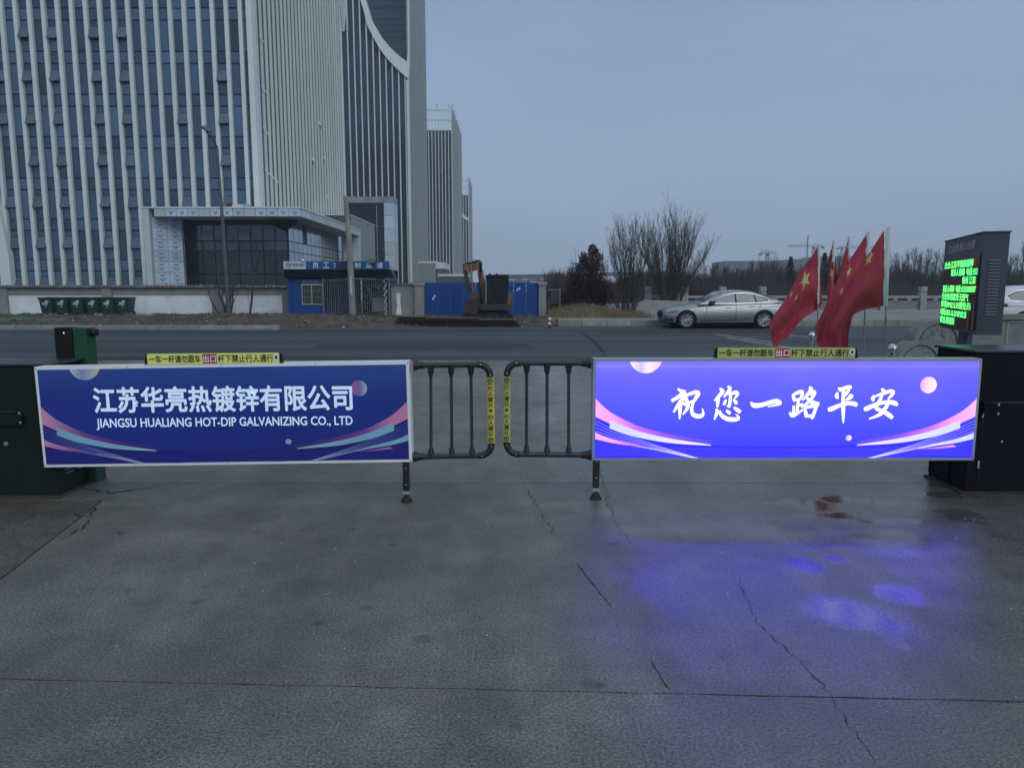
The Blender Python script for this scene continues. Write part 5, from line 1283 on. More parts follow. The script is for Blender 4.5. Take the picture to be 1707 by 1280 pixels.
# ------------------------------------------------------------------ bollards with ball tops
def bollard(px_, pyt, Y, label, lit=False):
    p = at(px_, pyt, Y); r = .0
    t = thing('ball_bollard', label, 'bollard', (p.x, Y, 0))
    rr_ = .062; zt = p.z
    MB().lathe([(.045, 0), (.045, zt - 2.3 * rr_), (.055, zt - 2.25 * rr_), (.055, zt - 2.1 * rr_), (.02, zt - 2.0 * rr_)], (p.x, Y, 0), 20).build('tube', steel, t, smooth=True)
    MB().lathe([(rr_ * math.sin(a), zt - rr_ - rr_ * math.cos(a)) for a in [math.pi * k / 14 for k in range(15)]], (p.x, Y, 0), 24).build('ball', steel, t, smooth=True)
    MB().lathe([(.08, 0), (.08, .01), (.05, .03)], (p.x, Y, 0), 20).build('base', steel, t)
bollard(1488, 573, 9.2, 'steel ball-topped bollard right of the rightmost flag pole')
bollard(1353.5, 553, 12.4, 'steel ball-topped bollard seen between the leftmost flag and its neighbour')

# ------------------------------------------------------------------ flags
red = mat('red_flag_cloth', (.33, .020, .042), .7, amt=.08, scale=4)
red.node_tree.nodes['Principled BSDF'].inputs['Sheen Weight'].default_value = .15
star_m = mat('yellow_flag_print', (.50, .42, .14), .7, amt=.05)
sleeve = mat('white_flag_sleeve', (.55, .60, .58), .7, amt=.08, scale=6)
def zc(x, y): return (1270 + x / 5.565, 370 + y / 5.565)
def crom(P, u):
    n = len(P) - 1; t_ = u * n; i = min(n - 1, int(t_)); f = t_ - i
    p0 = P[max(0, i - 1)]; p1 = P[i]; p2 = P[i + 1]; p3 = P[min(n, i + 2)]
    return .5 * ((2 * p1) + (p2 - p0) * f + (2 * p0 - 5 * p1 + 4 * p2 - p3) * f * f + (3 * p1 - p0 - 3 * p2 + p3) * f ** 3)
def make_flag(name, label, Y, top, bot, stars, pole, sl_w, folds=(3, .05, 0), sl=None):
    T = [at(*zc(*p), Y) for p in top]; B = [at(*zc(*p), Y) for p in bot]
    nf, amp, ph = folds
    pt = at(*zc(*pole[0]), Y); pb = at(*zc(*pole[1]), Y); k = (pt.x - pb.x) / (pt.z - pb.z); px0 = pb.x - k * pb.z
    base = Vector((px0, Y, 0)); t = thing(name, label, 'flag', base, 'red flags on steel poles beside the driveway')
    MB().tube([(px0, Y, 0), (px0 + k * pt.z, Y, pt.z)], [.013, .011], 10).build('pole', steel, t, smooth=True)
    MB().lathe([(.09, 0), (.09, .012), (.02, .03), (.02, .10)], (px0, Y, 0), 16).build('pole_socket', steel, t)
    def P(u, v):
        a = crom(T, u); b = crom(B, u); p = a.lerp(b, v)
        s = math.sin(v * nf * math.pi + u * 2.2 + ph) * amp * min(1, u * 2.2) + math.sin(v * 7.1 + u * 5 + ph) * amp * .22 * min(1, u * 3) + (math.sin(u * 17 + v * 9 + ph * 3) + math.sin(u * 31 - v * 13 + ph)) * amp * .07 + math.sin(v * 40 + u * 6) * .004 * max(0, 1 - u * 5)
        return Vector((p.x + s * .15, Y + s - .02 * u, p.z))
    nu, nv = 44, 34; mb = MB()
    mb.add([P(i / nu, j / nv) for j in range(nv + 1) for i in range(nu + 1)], [(j * (nu + 1) + i, j * (nu + 1) + i + 1, (j + 1) * (nu + 1) + i + 1, (j + 1) * (nu + 1) + i) for j in range(nv) for i in range(nu)])
    cl = mb.build('cloth', red, t, smooth=True)
    for (cu, cv, rad, rot) in stars:
        for side in (-1, 1):
            m2 = MB(); ring = []
            for q in range(10):
                a = rot + q * math.pi / 5; r_ = rad if q % 2 == 0 else rad * .40
                ring.append((cu + r_ * math.cos(a) * .67, cv + r_ * math.sin(a)))
            pts = [(cu, cv)]; fs = []
            K_ = 5
            vs = []
            for q in range(10):
                a0, a1 = ring[q], ring[(q + 1) % 10]
                b = len(vs)
                for s_ in range(K_ + 1):
                    w = s_ / K_; vs += [(cu + (a0[0] - cu) * w, cv + (a0[1] - cv) * w), (cu + (a1[0] - cu) * w, cv + (a1[1] - cv) * w)]
                fs += [(b + 2 * s_, b + 2 * s_ + 1, b + 2 * s_ + 3, b + 2 * s_ + 2) for s_ in range(K_)]
            V3 = []
            for u_, v_ in vs:
                u_ = min(.995, max(.005, u_)); v_ = min(.995, max(.005, v_)); p = P(u_, v_)
                du = P(min(1, u_ + .01), v_) - P(max(0, u_ - .01), v_); dv_ = P(u_, min(1, v_ + .01)) - P(u_, max(0, v_ - .01)); nrm = du.cross(dv_)
                nrm = nrm.normalized() if nrm.length > 1e-9 else Vector((0, -1, 0)); V3.append(p + nrm * .003 * side)
            m2.add(V3, fs); o_ = m2.build('star', star_m, cl)
    # pole sleeve
    za = pt.z - .01; zb = sl if sl is not None else (T[0].z - (T[0].z - B[0].z) * 1.0)
    w = sl_w; n = 14; L_ = []; Rr_ = []
    sm = MB(); rings = []
    for i in range(n + 1):
        z = za + (zb - za) * i / n; xc = px0 + k * z; wob = .006 * math.sin(i * 1.3)
        rings.append([(xc - w - wob, Y - .004, z), (xc - w * .3, Y - .019, z), (xc + .016, Y - .012, z), (xc + .020, Y + .008, z), (xc, Y + .02, z), (xc - w * .6, Y + .012, z)])
    sm = loft(rings); sm.build('sleeve', sleeve, t, smooth=True)
    return t
make_flag('red_flag', 'rightmost red flag on a steel pole with a green-lit white sleeve', 9.0,
    [(1135, 75), (1050, 210), (960, 350), (880, 500), (800, 660), (715, 830), (640, 960), (630, 1080), (640, 1230)],
    [(1140, 775), (1080, 790), (1010, 800), (950, 818), (890, 840), (850, 870), (825, 930), (800, 1060), (795, 1230)],
    [(.20, .09, .10, .4), (.33, .40, .0001, 0)], [(1180, 45), (1135, 1240)], .042, (2.2, .045, .3))
make_flag('red_flag', 'red flag with two small stars showing, left neighbour of the rightmost flag', 9.9,
    [(968, 115), (900, 230), (830, 345), (745, 480), (670, 600), (610, 720), (545, 860), (475, 985)],
    [(985, 480), (930, 620), (860, 760), (800, 860), (740, 960), (690, 1060), (640, 1180), (560, 1260)],
    [(.345, .16, .085, .3), (.50, .28, .075, .9)], [(988, 92), (942, 1240)], .024, (2.6, .06, 1.2), None)
make_flag('red_flag', 'narrow hanging red flag on the middle pole, mostly hidden by its neighbours', 10.8,
    [(800, 165), (775, 265), (745, 370), (720, 470), (690, 600), (640, 760), (560, 900), (500, 1010)],
    [(825, 340), (822, 480), (800, 600), (780, 720), (770, 850), (790, 960), (800, 1080), (800, 1240)],
    [], [(810, 135), (788, 1240)], .022, (3, .05, 2))
make_flag('red_flag', 'narrow drooping red flag with a yellow star sliver, second pole from the left', 11.8,
    [(652, 210), (640, 330), (628, 440), (615, 550), (605, 640), (600, 740)],
    [(690, 420), (700, 520), (705, 600), (700, 690), (690, 760), (680, 860)],
    [(.42, .22, .20, .2)], [(668, 175), (640, 1240)], .022, (3, .04, 1))
make_flag('red_flag', 'leftmost red flag, blown to the left, with a large and two small stars', 12.9,
    [(520, 225), (470, 310), (420, 385), (350, 490), (280, 620), (200, 745), (120, 860), (58, 955)],
    [(562, 760), (530, 805), (480, 840), (400, 885), (330, 950), (260, 1040), (190, 1100), (110, 1175)],
    [(.36, .24, .17, .75), (.60, .10, .055, .5), (.545, .315, .055, .9)], [(530, 212), (512, 1240)], .020, (2.4, .07, .6))

# ------------------------------------------------------------------ LED information screen
Yn, Yf = 7.0, 8.45
pn_t = at(1640, 388, Yn); pn_b = at(1628, 558, Yn); pf_t = at(1576, 404, Yf)
A0 = Vector((pn_t.x * .5 + pn_b.x * .5, Yn, 0)); A1 = Vector((pf_t.x, Yf, 0)); dfa = (A1 - A0); FW = dfa.length; dfa.normalize(); nrm = Vector((-dfa.y, dfa.x, 0))   # towards the left and back
nrm = Vector((-dfa.y, dfa.x, 0)) if (-dfa.y) < 0 else Vector((dfa.y, -dfa.x, 0))
ztop, zbot = pn_t.z, pn_b.z
TH = .21
led = thing('information_screen', 'dark cabinet information screen on a round post with glowing green characters', 'screen', (A0.x + .35, Yn + .75, 0))
case_m = mat('slate_cabinet_paint', (.055, .065, .085), .45, amt=.12, scale=2)
back = -nrm * TH
def lp_(u, z, d=0.): return A0 + dfa * (u * FW) + nrm * d + Vector((0, 0, z))     # u 0 near edge .. 1 far edge
slant = .0
MB().prism([lp_(0, zbot), lp_(1, zbot), lp_(1, ztop), lp_(0, ztop)], back).build('case', case_m, led)
fz0, fz1 = zbot + .01, ztop - .205
MB().prism([lp_(.035, zbot + .03, .003), lp_(.965, zbot + .03, .003), lp_(.965, ztop - .20, .003), lp_(.035, ztop - .20, .003)], nrm * .004).build('display_window', mat('display_glass', (.004, .006, .006), .25), led)
ledm = bpy.data.materials.new('green_led'); ledm.use_nodes = True; n_ = ledm.node_tree; b_n = n_.nodes['Principled BSDF']; b_n.inputs['Base Color'].default_value = (.01, .05, .02, 1)
vo_ = n_.nodes.new('ShaderNodeTexNoise'); vo_.inputs['Scale'].default_value = 9; gg = n_.nodes.new('ShaderNodeNewGeometry'); n_.links.new(gg.outputs['Position'], vo_.inputs[0])
rp_ = n_.nodes.new('ShaderNodeValToRGB'); rp_.color_ramp.elements[0].position = .35; rp_.color_ramp.elements[0].color = (.05, 1, .28, 1); rp_.color_ramp.elements[1].position = .7; rp_.color_ramp.elements[1].color = (.22, 1, .12, 1)
n_.links.new(vo_.outputs[0], rp_.inputs[0]); n_.links.new(rp_.outputs[0], b_n.inputs['Emission Color']); b_n.inputs['Emission Strength'].default_value = 2.4
rows = [('企业:江苏华亮热镀锌', .02, .86, 0), ('联系人:陈峰  电话:152', .25, .98, 1), ('徐州 江淮', .60, .95, 2), ('联系人:韩锋  电话:15252005807', .02, .97, 3), ('行业类:固定资:天然气', .0, .80, 4), ('环境PM2.5:25微克:热', .0, .88, 5), ('时间:2025-12-23 07:02:25', .0, .78, 6), ('状态:建设新', .0, .46, 7)]
dz = (ztop - .215 - (zbot + .045)) / 8.15
disp = [o for o in C.objects if o.name.startswith('display_window')][0]
for body, ua, ub, r_ in rows:
    zb = ztop - .225 - dz * (r_ + .95)
    # text runs left to right for a viewer in front: from the far edge towards the near edge
    bl = lp_(.955 - .91 * ua, zb, .009); br = lp_(.955 - .91 * ub, zb, .009)
    text_mb(body, bl, br, dz * .90, 0, heavy=.007).build('led_text', ledm, disp)
text_mb('企业信息公示屏', lp_(.86, ztop - .135, .006), lp_(.17, ztop - .135, .006), .085, 0, heavy=.006).build('header_lettering', mat('grey_lettering', (.55, .57, .62), .5), led)
side_d = -nrm; fr0 = lp_(0, 0) - dfa * .002
for i in range(18):
    z = ztop - .25 - i * .030 * 1.0
    q0_ = fr0 + side_d * (TH * .28) + Vector((0, 0, z)); q1_ = fr0 + side_d * (TH * .72) + Vector((0, 0, z))
    MB().add([q0_, q1_, q1_ - dfa * .008 - Vector((0, 0, .012)), q0_ - dfa * .008 - Vector((0, 0, .012)), q0_ - Vector((0, 0, .015)), q1_ - Vector((0, 0, .015))], [(0, 1, 2, 3), (3, 2, 5, 4)]).build('vent_louvre', mat('louvre_slate', (.10, .12, .15), .4), led)
MB().prism([lp_(-.01, ztop, .012), lp_(1.01, ztop, .012), lp_(1.01, ztop + .012, .012), lp_(-.01, ztop + .012, .012)], back * 1.1).build('top_lip', case_m, led)
ctr = lp_(.45, 0) + back * .5
pc = at(1608, 575, 7.7)
MB().tube([(pc.x, 7.7, 0), (pc.x, 7.7, zbot + .02)], .065, 20).build('post', mat('blue_grey_post', (.07, .08, .13), .35, metal=.4), led, smooth=True)
MB().lathe([(.16, 0), (.16, .015), (.08, .02)], (pc.x, 7.7, 0), 20).build('base_plate', case_m, led)
for u in (.18, .07):
    MB().tube([lp_(u, zbot + .04, .012), lp_(u, zbot + .30, .012)], .004, 5).build('display_cable', mat('cable_grey', (.3, .3, .32), .5), led)

# ------------------------------------------------------------------ barrier cabinets
def screws(pts, par, r=.011, m=None):
    for p in pts: MB().lathe([(0, -.008), (r * .6, -.007), (r, -.002), (r, .0)], p, 8, 'Y').build('screw', m or steel, par)
YL = 5.44
lc = thing('barrier_cabinet', 'dark green black barrier cabinet at the left end of the lettered gate arm', 'barrier cabinet', (-3.7, 5.7, 0))
xr1 = gp(83, 836).x; zl = at(60, 606, YL).z
bx(-4.35, xr1, YL, YL + .42, .0, zl - .02, .012).build('case', dark_green, lc)
bx(-4.38, xr1 + .025, YL - .02, YL + .44, zl - .02, zl, .006).build('lid', mat('lid_dark_green', (.02, .035, .032), .35, amt=.2), lc)
bx(-4.35, xr1 - .26, YL - .022, YL - .004, at(60, 686, YL).z - .004, at(60, 686, YL).z + .002).build('seam', mat('seam_green', (.045, .06, .055), .4), lc)
bx(xr1 - .75, xr1 - .21, YL - .03, YL - .003, at(60, 708, YL).z, at(60, 690, YL).z, .004).build('arm_clamp', dark_green, lc)
screws([at(32, 689, YL - .035), at(34, 705, YL - .035)], lc)
zd = at(60, 720, YL).z
for a_, b__ in (((-4.3, xr1 - .30), (zd, zd + .004)), ((-4.3, xr1 - .30), (.10, .104))): bx(a_[0], a_[1], YL - .004, YL - .001, b__[0], b__[1]).build('door_gap', rubber, lc)
bx(xr1 - .304, xr1 - .30, YL - .004, YL - .001, .10, zd).build('door_gap', rubber, lc)
MB().lathe([(.016, 0), (.016, -.008), (.006, -.010)], (xr1 - .36, YL, .42), 12, 'Y').build('lock', alum_d, lc)
bx(-4.37, xr1 + .02, YL - .015, YL + .43, 0, .018).build('base_flange', rust, lc)
for i in range(2):
    for j in range(3):
        p = at(92 + i * 16, 788 + j * 6.5 - i * 1.5, YL + .12 + .16 * i); bx(xr1 + .001, xr1 + .012, YL + .10 + i * .17, YL + .2 + i * .17, .22 - j * .032, .234 - j * .032, .003).build('vent_slot', mat('vent_grey', (.12, .13, .12), .5), lc)
pgx = gp(95, 808); zpg = at(120, 546, 5.9).z
gpst = thing('bracket_post', 'tall green and black sensor post behind the left barrier cabinet', 'post', (at(125, 700, 5.9).x, 5.95, 0))
bx(at(97, 640, 5.86).x, at(126, 640, 5.86).x, 5.86, 6.02, 0, zpg, .004).build('black_face', black_m, gpst)
bx(at(126, 640, 5.86).x + .001, at(148, 640, 5.86).x, 5.87, 6.01, 0, zpg - .002, .004).build('green_face', green_m, gpst)
MB().box(at(143, 550, 5.86).x, at(152.5, 550, 5.86).x, 5.90, 5.98, zpg - .075, zpg - .01, .02).build('sensor_head', black_m, gpst)
MB().lathe([(.007, -.004), (.0, -.006)], (at(107, 555, 5.86).x, 5.858, at(107, 555, 5.86).z), 8, 'Y').build('indicator', mat('indicator_white', (.8, .8, .8), .4, emit=.6), gpst)
YR = 5.56
rc = thing('barrier_cabinet', 'near black barrier cabinet at the right end of the glowing gate arm', 'barrier cabinet', (3.9, 5.8, 0))
xl1 = gp(1617, 827).x; zr = at(1640, 586, YR).z
bx(xl1, 4.6, YR, YR + .50, .0, zr - .01, .012).build('case', navy_m, rc)
bx(xl1 - .02, 4.62, YR - .02, YR + .52, zr - .01, zr + .012, .006).build('lid', mat('lid_dark_navy', (.02, .026, .04), .35, amt=.3), rc)
bx(xl1 + .15, 4.6, YR - .012, YR - .002, at(1660, 671, YR).z - .003, at(1660, 671, YR).z + .003).build('seam', mat('seam_navy', (.04, .045, .06), .4), rc)
screws([at(1665, 675, YR - .015), at(1664, 690, YR - .015), at(1670, 736, YR - .01)], rc)
bx(gp(1576, 797).x, xl1 - .001, YR + .20, YR + .48, .06, 1.02, .01).build('motor_housing', navy_m, rc)
for x_, z0_, z1_ in ((xl1 + .10, .10, .72), (xl1 + .88, .10, .72)): bx(x_, x_ + .004, YR - .004, YR - .001, z0_, z1_).build('door_gap', rubber, rc)
bx(xl1 + .10, xl1 + .88, YR - .004, YR - .001, .72, .724).build('door_gap', rubber, rc)
for z_ in (.2, .6): bx(xl1 + .085, xl1 + .10, YR - .010, YR - .001, z_, z_ + .06, .003).build('hinge', alum_d, rc)
bx(xl1 - .03, 4.62, YR - .015, YR + .51, 0, .018).build('base_flange', rust, rc)
MB().lathe([(.09, 0), (.09, .05), (.05, .07), (.05, .1)], (xl1 - .02, YR - .06, at(1640, 680, YR).z), 20, 'Y').build('pivot_hub', black_m, rc)

# ------------------------------------------------------------------ barrier gate arms
def gate(label, corners, Yg, lit, sticker_px, foot, side, fence_px, tube_end, fence_y):
    """corners: pixel corners tl,tr,br,bl of the light box front"""
    tl, tr, br, bl = [at(*c, Yg) for c in corners]
    xm = (tl.x + bl.x) / 2 if side > 0 else (tr.x + br.x) / 2
    t = thing('boom_barrier', label, 'boom barrier', ((tl.x + tr.x) / 2, Yg, 0))
    # true rectangle: average width and height, small droop kept
    ux = ((tr - tl) + (br - bl)) / 2; Wd = ux.length; ux.normalize(); uz = Vector((-ux.z, 0, ux.x))
    Hd = ((tl - bl).length + (tr - br).length) / 2; o0 = (tl + tr + br + bl) / 4 - ux * Wd / 2 + uz * Hd / 2   # top left
    D = .085
    def A(u, v, d=0.): return o0 + ux * (u * Wd) - uz * (v * Hd) + Vector((0, -d, 0))
    fr = mat('frame_aluminium_front_lit', (.86, .88, .88), .35, amt=.04) if not lit else mat('frame_aluminium_dim_lit', (.36, .38, .40), .4, metal=.3, amt=.06)  # one aluminium in two tones: stronger front light on the left painted in
    box = MB().prism([A(.002, .008, -.02), A(.998, .008, -.02), A(.998, .992, -.02), A(.002, .992, -.02)], (0, D, 0)).build('light_box', mat('box_back', (.3, .31, .32), .5), t)
    fu = .022 / Wd; fv = .022 / Hd
    for q in ([A(0, 0, 0), A(1, 0, 0), A(1 - fu, fv, 0), A(fu, fv, 0)], [A(0, 1, 0), A(1, 1, 0), A(1 - fu, 1 - fv, 0), A(fu, 1 - fv, 0)], [A(0, .004, 0), A(fu, fv + .002, 0), A(fu, 1 - fv - .002, 0), A(0, .996, 0)], [A(1, .004, 0), A(1 - fu, fv + .002, 0), A(1 - fu, 1 - fv - .002, 0), A(1, .996, 0)]):
        MB().prism(q, (0, D + .03, 0)).build('frame', fr, box)
    screws([A(u_, v_, .001) for u_ in (.0035, .9965) for v_ in (.02, .98)] + [A(u_, v_, .001) for u_ in (.25, .5, .75) for v_ in (.012, .988)], box, .004, alum_d)
    x0w, x1w = A(0, 0).x, A(1, 0).x; z0w, z1w = A(.5, 1).z, A(.5, 0).z
    E_ = 1.0
    tagn = 'lit' if lit else 'plain'
    if lit:
        k = lambda r, g_, b, e=1.0: (S(r, g_, b)[0] * e * 1.22, S(r, g_, b)[1] * e * 1.02, S(r, g_, b)[2] * e * 2.6, 1)
        face = grad_mat('face_lit', 'Z', z0w, z1w, [(0, k(48, 44, 228)), (.2, k(60, 66, 232)), (.45, k(74, 86, 238)), (.75, k(92, 98, 243)), (.90, k(104, 108, 246)), (.93, k(122, 126, 250)), (.955, k(108, 112, 246)), (1, k(120, 126, 250))], E_ * 1.05)
        low = grad_mat('low_lit', 'Z', z0w, z0w + (z1w - z0w) * .45, [(0, k(44, 40, 222)), (1, k(44, 52, 226))], E_)
        pink = [(0, k(252, 190, 190)), (.04, k(248, 178, 214)), (.12, k(190, 110, 226)), (.22, k(122, 84, 226)), (.31, k(76, 78, 234)), (.69, k(76, 78, 234)), (.78, k(122, 84, 226)), (.88, k(196, 116, 226)), (.95, k(250, 176, 190)), (1, k(252, 200, 172))]
        white = [(0, k(208, 226, 248)), (.15, k(205, 224, 250)), (.31, k(232, 238, 255)), (.69, k(232, 238, 255)), (.85, k(205, 224, 250)), (1, k(206, 226, 248))]
        line = grad_mat('line_lit', 'X', x0w, x1w, [(0, k(150, 160, 250)), (.28, k(205, 215, 255)), (.45, k(120, 126, 245)), (.55, k(120, 126, 245)), (.72, k(205, 215, 255)), (1, k(160, 170, 250))], 1.0)
        hair = grad_mat('hair_lit', 'Z', z0w, z1w, [(0, k(72, 76, 236)), (1, k(90, 96, 240))], 1.0)
        letter = mat('lit_letters', (.97, .98, 1, 1), .5, amt=.0, emit=.96)
        outline = mat('letter_outline', (.36, .33, .62), .5, amt=0, emit=.55)
        moonA = [(0, k(240, 244, 255)), (.35, k(190, 196, 245)), (.6, k(235, 236, 250)), (1, k(250, 196, 160))]; moonB = [(0, k(250, 160, 170)), (.5, k(236, 225, 250)), (1, k(255, 246, 240))]
        em = 1.0
    else:  # board without backlight: light on its front painted in as faint emission
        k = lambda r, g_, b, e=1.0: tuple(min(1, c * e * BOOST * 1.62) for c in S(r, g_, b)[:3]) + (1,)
        face = grad_mat('face_faint_glow', 'Z', z0w, z1w, [(0, k(6, 22, 118)), (.3, k(8, 32, 122)), (.7, k(14, 42, 126)), (1, k(30, 64, 138))], FRONT_GLOW, .4)
        low = grad_mat('low_faint_glow', 'Z', z0w, z0w + (z1w - z0w) * .45, [(0, k(3, 8, 108)), (1, k(6, 20, 106))], FRONT_GLOW, .4)
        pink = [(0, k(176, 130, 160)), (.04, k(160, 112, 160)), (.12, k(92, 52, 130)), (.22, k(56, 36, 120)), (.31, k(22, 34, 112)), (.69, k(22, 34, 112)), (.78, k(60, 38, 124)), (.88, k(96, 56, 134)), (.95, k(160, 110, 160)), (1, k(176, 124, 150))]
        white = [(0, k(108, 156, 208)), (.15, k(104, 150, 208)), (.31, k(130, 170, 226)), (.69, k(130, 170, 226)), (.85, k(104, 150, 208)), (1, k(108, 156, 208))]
        line = grad_mat('line_faint_glow', 'X', x0w, x1w, [(0, k(70, 90, 170)), (.28, k(130, 150, 205)), (.45, k(30, 46, 135)), (.55, k(30, 46, 135)), (.72, k(130, 150, 205)), (1, k(74, 94, 170))], FRONT_GLOW)
        hair = grad_mat('hair_faint_glow', 'Z', z0w, z1w, [(0, k(20, 30, 120)), (1, k(40, 60, 140))], FRONT_GLOW)
        letter = mat('faint_glow_letters', tuple(min(.95, c * BOOST) for c in S(186, 204, 232)[:3]), .45, amt=.02, emit=FRONT_GLOW); outline = None
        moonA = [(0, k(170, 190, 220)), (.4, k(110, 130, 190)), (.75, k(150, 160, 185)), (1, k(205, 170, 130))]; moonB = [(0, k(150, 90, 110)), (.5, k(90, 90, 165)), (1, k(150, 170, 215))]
        em = FRONT_GLOW
    face.name = 'banner_' + tagn
    MB().add([A(fu, fv, .004), A(1 - fu, fv, .004), A(1 - fu, 1 - fv, .004), A(fu, 1 - fv, .004)], [(0, 1, 2, 3)]).build('banner_face', face, box)
    cl_ = lambda u, v: (min(1 - fu, max(fu, u)), min(1 - fv, max(fv, v)))
    def poly2(pts, d, nm, m): MB().add([A(*cl_(u, v), d) for u, v in pts], [tuple(range(len(pts)))]).build(nm, m, box)
    def curve(pts, n=40):
        P_ = [Vector((u, v, 0)) for u, v in pts]; return [tuple(crom(P_, i / n)[:2]) for i in range(n + 1)]
    def ribbon(up_, lo_, d, nm, m, n=40):
        U = curve(up_, n); Lw = curve(lo_, n); MB().strip([A(*cl_(*p), d) for p in U], [A(*cl_(*p), d) for p in Lw]).build(nm, m, box)
    def ell(cu, cv, ru, d, nm, m):
        pts = []
        for i in range(40):
            a = 2 * math.pi * i / 40; v = cv + ru * Wd / Hd * math.sin(a); pts.append((cu + ru * math.cos(a), v))
        poly2(pts, d, nm, m)
    mirror = lambda P_: [(1 - u, v) for u, v in P_]
    pm = grad_mat('ribbon_pink_' + tagn, 'X', x0w, x1w, pink, em, .3); wm = grad_mat('ribbon_pale_' + tagn, 'X', x0w, x1w, white, em, .3)
    # darker lower field
    ribbon([(0, .55), (.05, .64), (.12, .73), (.22, .80), (.32, .845), (.5, .865), (.68, .845), (.78, .80), (.88, .73), (.95, .64), (1, .55)], [(0, 1), (.25, 1), (.5, 1), (.75, 1), (1, 1)], .0052, 'lower_field', low, 60)
    up1 = [(0, .36), (.03, .47), (.06, .55), (.12, .655), (.20, .735), (.31, .80)]; lo1 = [(0, .55), (.03, .605), (.06, .655), (.12, .735), (.20, .79), (.31, .845)]
    for f_ in (lambda P_: P_, mirror): ribbon(f_(up1), f_(lo1), .0062, 'ribbon', pm)
    up2 = [(.045, .595), (.10, .68), (.16, .745), (.22, .79), (.31, .842)]; lo2 = [(.045, .68), (.10, .75), (.16, .80), (.22, .83), (.31, .850)]
    for f_ in (lambda P_: P_, mirror): ribbon(f_(up2), f_(lo2), .0072, 'pale_ribbon', wm)
    up3 = [(0, .705), (.03, .755), (.07, .80), (.15, .868)]; lo3 = [(0, .775), (.03, .805), (.07, .835), (.15, .872)]
    ribbon(up3, lo3, .0062, 'small_ribbon', pm); ribbon(mirror(up3), mirror(lo3), .0062, 'small_ribbon', wm)
    ribbon(mirror([(.06, .845), (.10, .865), (.16, .885)]), mirror([(.05, .86), (.10, .88), (.16, .888)]), .0066, 'small_ribbon', pm)
    ln = MB()
    def fl(P_, w=.0016, d=.0058):
        U = curve(P_, 50)
        for i in range(50):
            a, b = U[i], U[i + 1]
            if min(a[1], b[1]) > 1 - fv or max(a[1], b[1]) < fv: continue
            pa, pb = cl_(*a), cl_(*b)
            ln.add([A(pa[0], pa[1] - w * 3, d), A(pb[0], pb[1] - w * 3, d), A(pb[0], pb[1] + w * 3, d), A(pa[0], pa[1] + w * 3, d)], [(0, 1, 2, 3)])
    for i in range(4):
        q = i * .035; P_ = [(0, .585 + q), (.06, .70 + q * .7), (.13, .80 + q * .5), (.21, .90 + q * .2), (.30, 1.0)]; fl(P_, .0008); fl(mirror(P_), .0008)
    P_ = [(.10, .845), (.16, .885), (.22, .935), (.30, 1.0)]; fl(P_, .0018, .0060); fl(mirror(P_), .0018, .0060)
    tag(ln.build('accent_lines', line, box), kind='stuff')
    ln = MB()
    for i in range(9):
        q = i * .018; P_ = [(0, .80 + q * 1.1), (.10, .86 + q * .6), (.3, .875 + q * .72), (.5, .88 + q * .75), (.7, .875 + q * .72), (.9, .86 + q * .6), (1, .80 + q * 1.1)]; fl(P_, .0007, .0056)
    ln.build('fine_lines', hair, box)
    for nm, cu, cv, ru, st_ in (('moon', .135, -.02, .0425, moonA), ('moon', .865, .255, .0213, moonB), ('moon', .668, .775, .0075, moonA)):
        c0 = A(cu - ru, cv).x; c1 = A(cu + ru, cv).x
        ell(cu, cv, ru, .0064, nm, grad_mat('moon_%s_%d' % (tagn, int(cu * 100)), 'X', c0, c1, st_, em, .3))
    # sticker strip on top
    (sx0, sx1, syb, syt) = sticker_px
    ub = at(sx0, syb, Yg); ue = at(sx1, syb - (2 if not lit else 0), Yg); dxs = (ue - ub).normalized(); upv = Vector((-dxs.z, 0, dxs.x)); hS = abs(at(sx0, syt, Yg).z - ub.z)
    ym = yel if not lit else yel_g
    stp = MB().prism([ub, ue, ue + upv * hS, ub + upv * hS], (0, .03, 0)).build('warning_strip', ym, t)
    Ws = (ue - ub).length
    def SP(u, v, d=.002): return ub + dxs * (u * Ws) + upv * (v * hS) + Vector((0, -d, 0))
    for body, ua, ub_ in (('一车一杆请勿跟车', .012, .405), ('杆下禁止行人通行', .535, .955)):
        text_mb(body, SP(ua, .14), SP(ub_, .14), hS * .74, .002, heavy=.014).build('lettering', ink, stp)
    MB().add([SP(.418, .06), SP(.527, .06), SP(.527, .96), SP(.418, .96)], [(0, 1, 2, 3)]).build('red_block', redink, stp)
    text_mb('出口', SP(.424, .16, .0035), SP(.521, .16, .0035), hS * .70, .002, heavy=.02).build('lettering', whiteink, stp)
    c = SP(.977, .58, .003); MB().add([c] + [c + Vector((.022 * math.cos(a), 0, .022 * math.sin(a))) for a in [2 * math.pi * i / 20 for i in range(20)]], [(0, i + 1, (i + 1) % 20 + 1) for i in range(20)]).build('round_mark', whiteink, stp)
    c = SP(.977, .58, .0045); MB().add([c] + [c + Vector((.010 * math.cos(a), 0, .012 * math.sin(a))) for a in [2 * math.pi * i / 12 for i in range(12)]], [(0, i + 1, (i + 1) % 12 + 1) for i in range(12)]).build('round_mark', ink, stp)
    for e_, s_ in ((ub, -1), (ue, 1)):
        MB().prism([e_, e_ + upv * hS * 1.05, e_ + dxs * s_ * .012 + upv * hS * .9, e_ + dxs * s_ * .022], (0, .035, 0)).build('strip_bracket', black_m, t)
    for yy in (.2, .8): pass
    # fence extension of round pipe
    yt, yb_, xin, xout = fence_y[0], fence_y[1], tube_end[0], tube_end[1]
    Yp_ = Yg + .045
    pt = lambda x, y: at(x, y, Yp_)
    rp = .0215; s = 1 if xout > xin else -1
    c1, c2, c3, c4 = pt(xin, yt[0]), pt(xout, yt[1]), pt(xout + fence_y[2], yb_[1]), pt(xin, yb_[0])
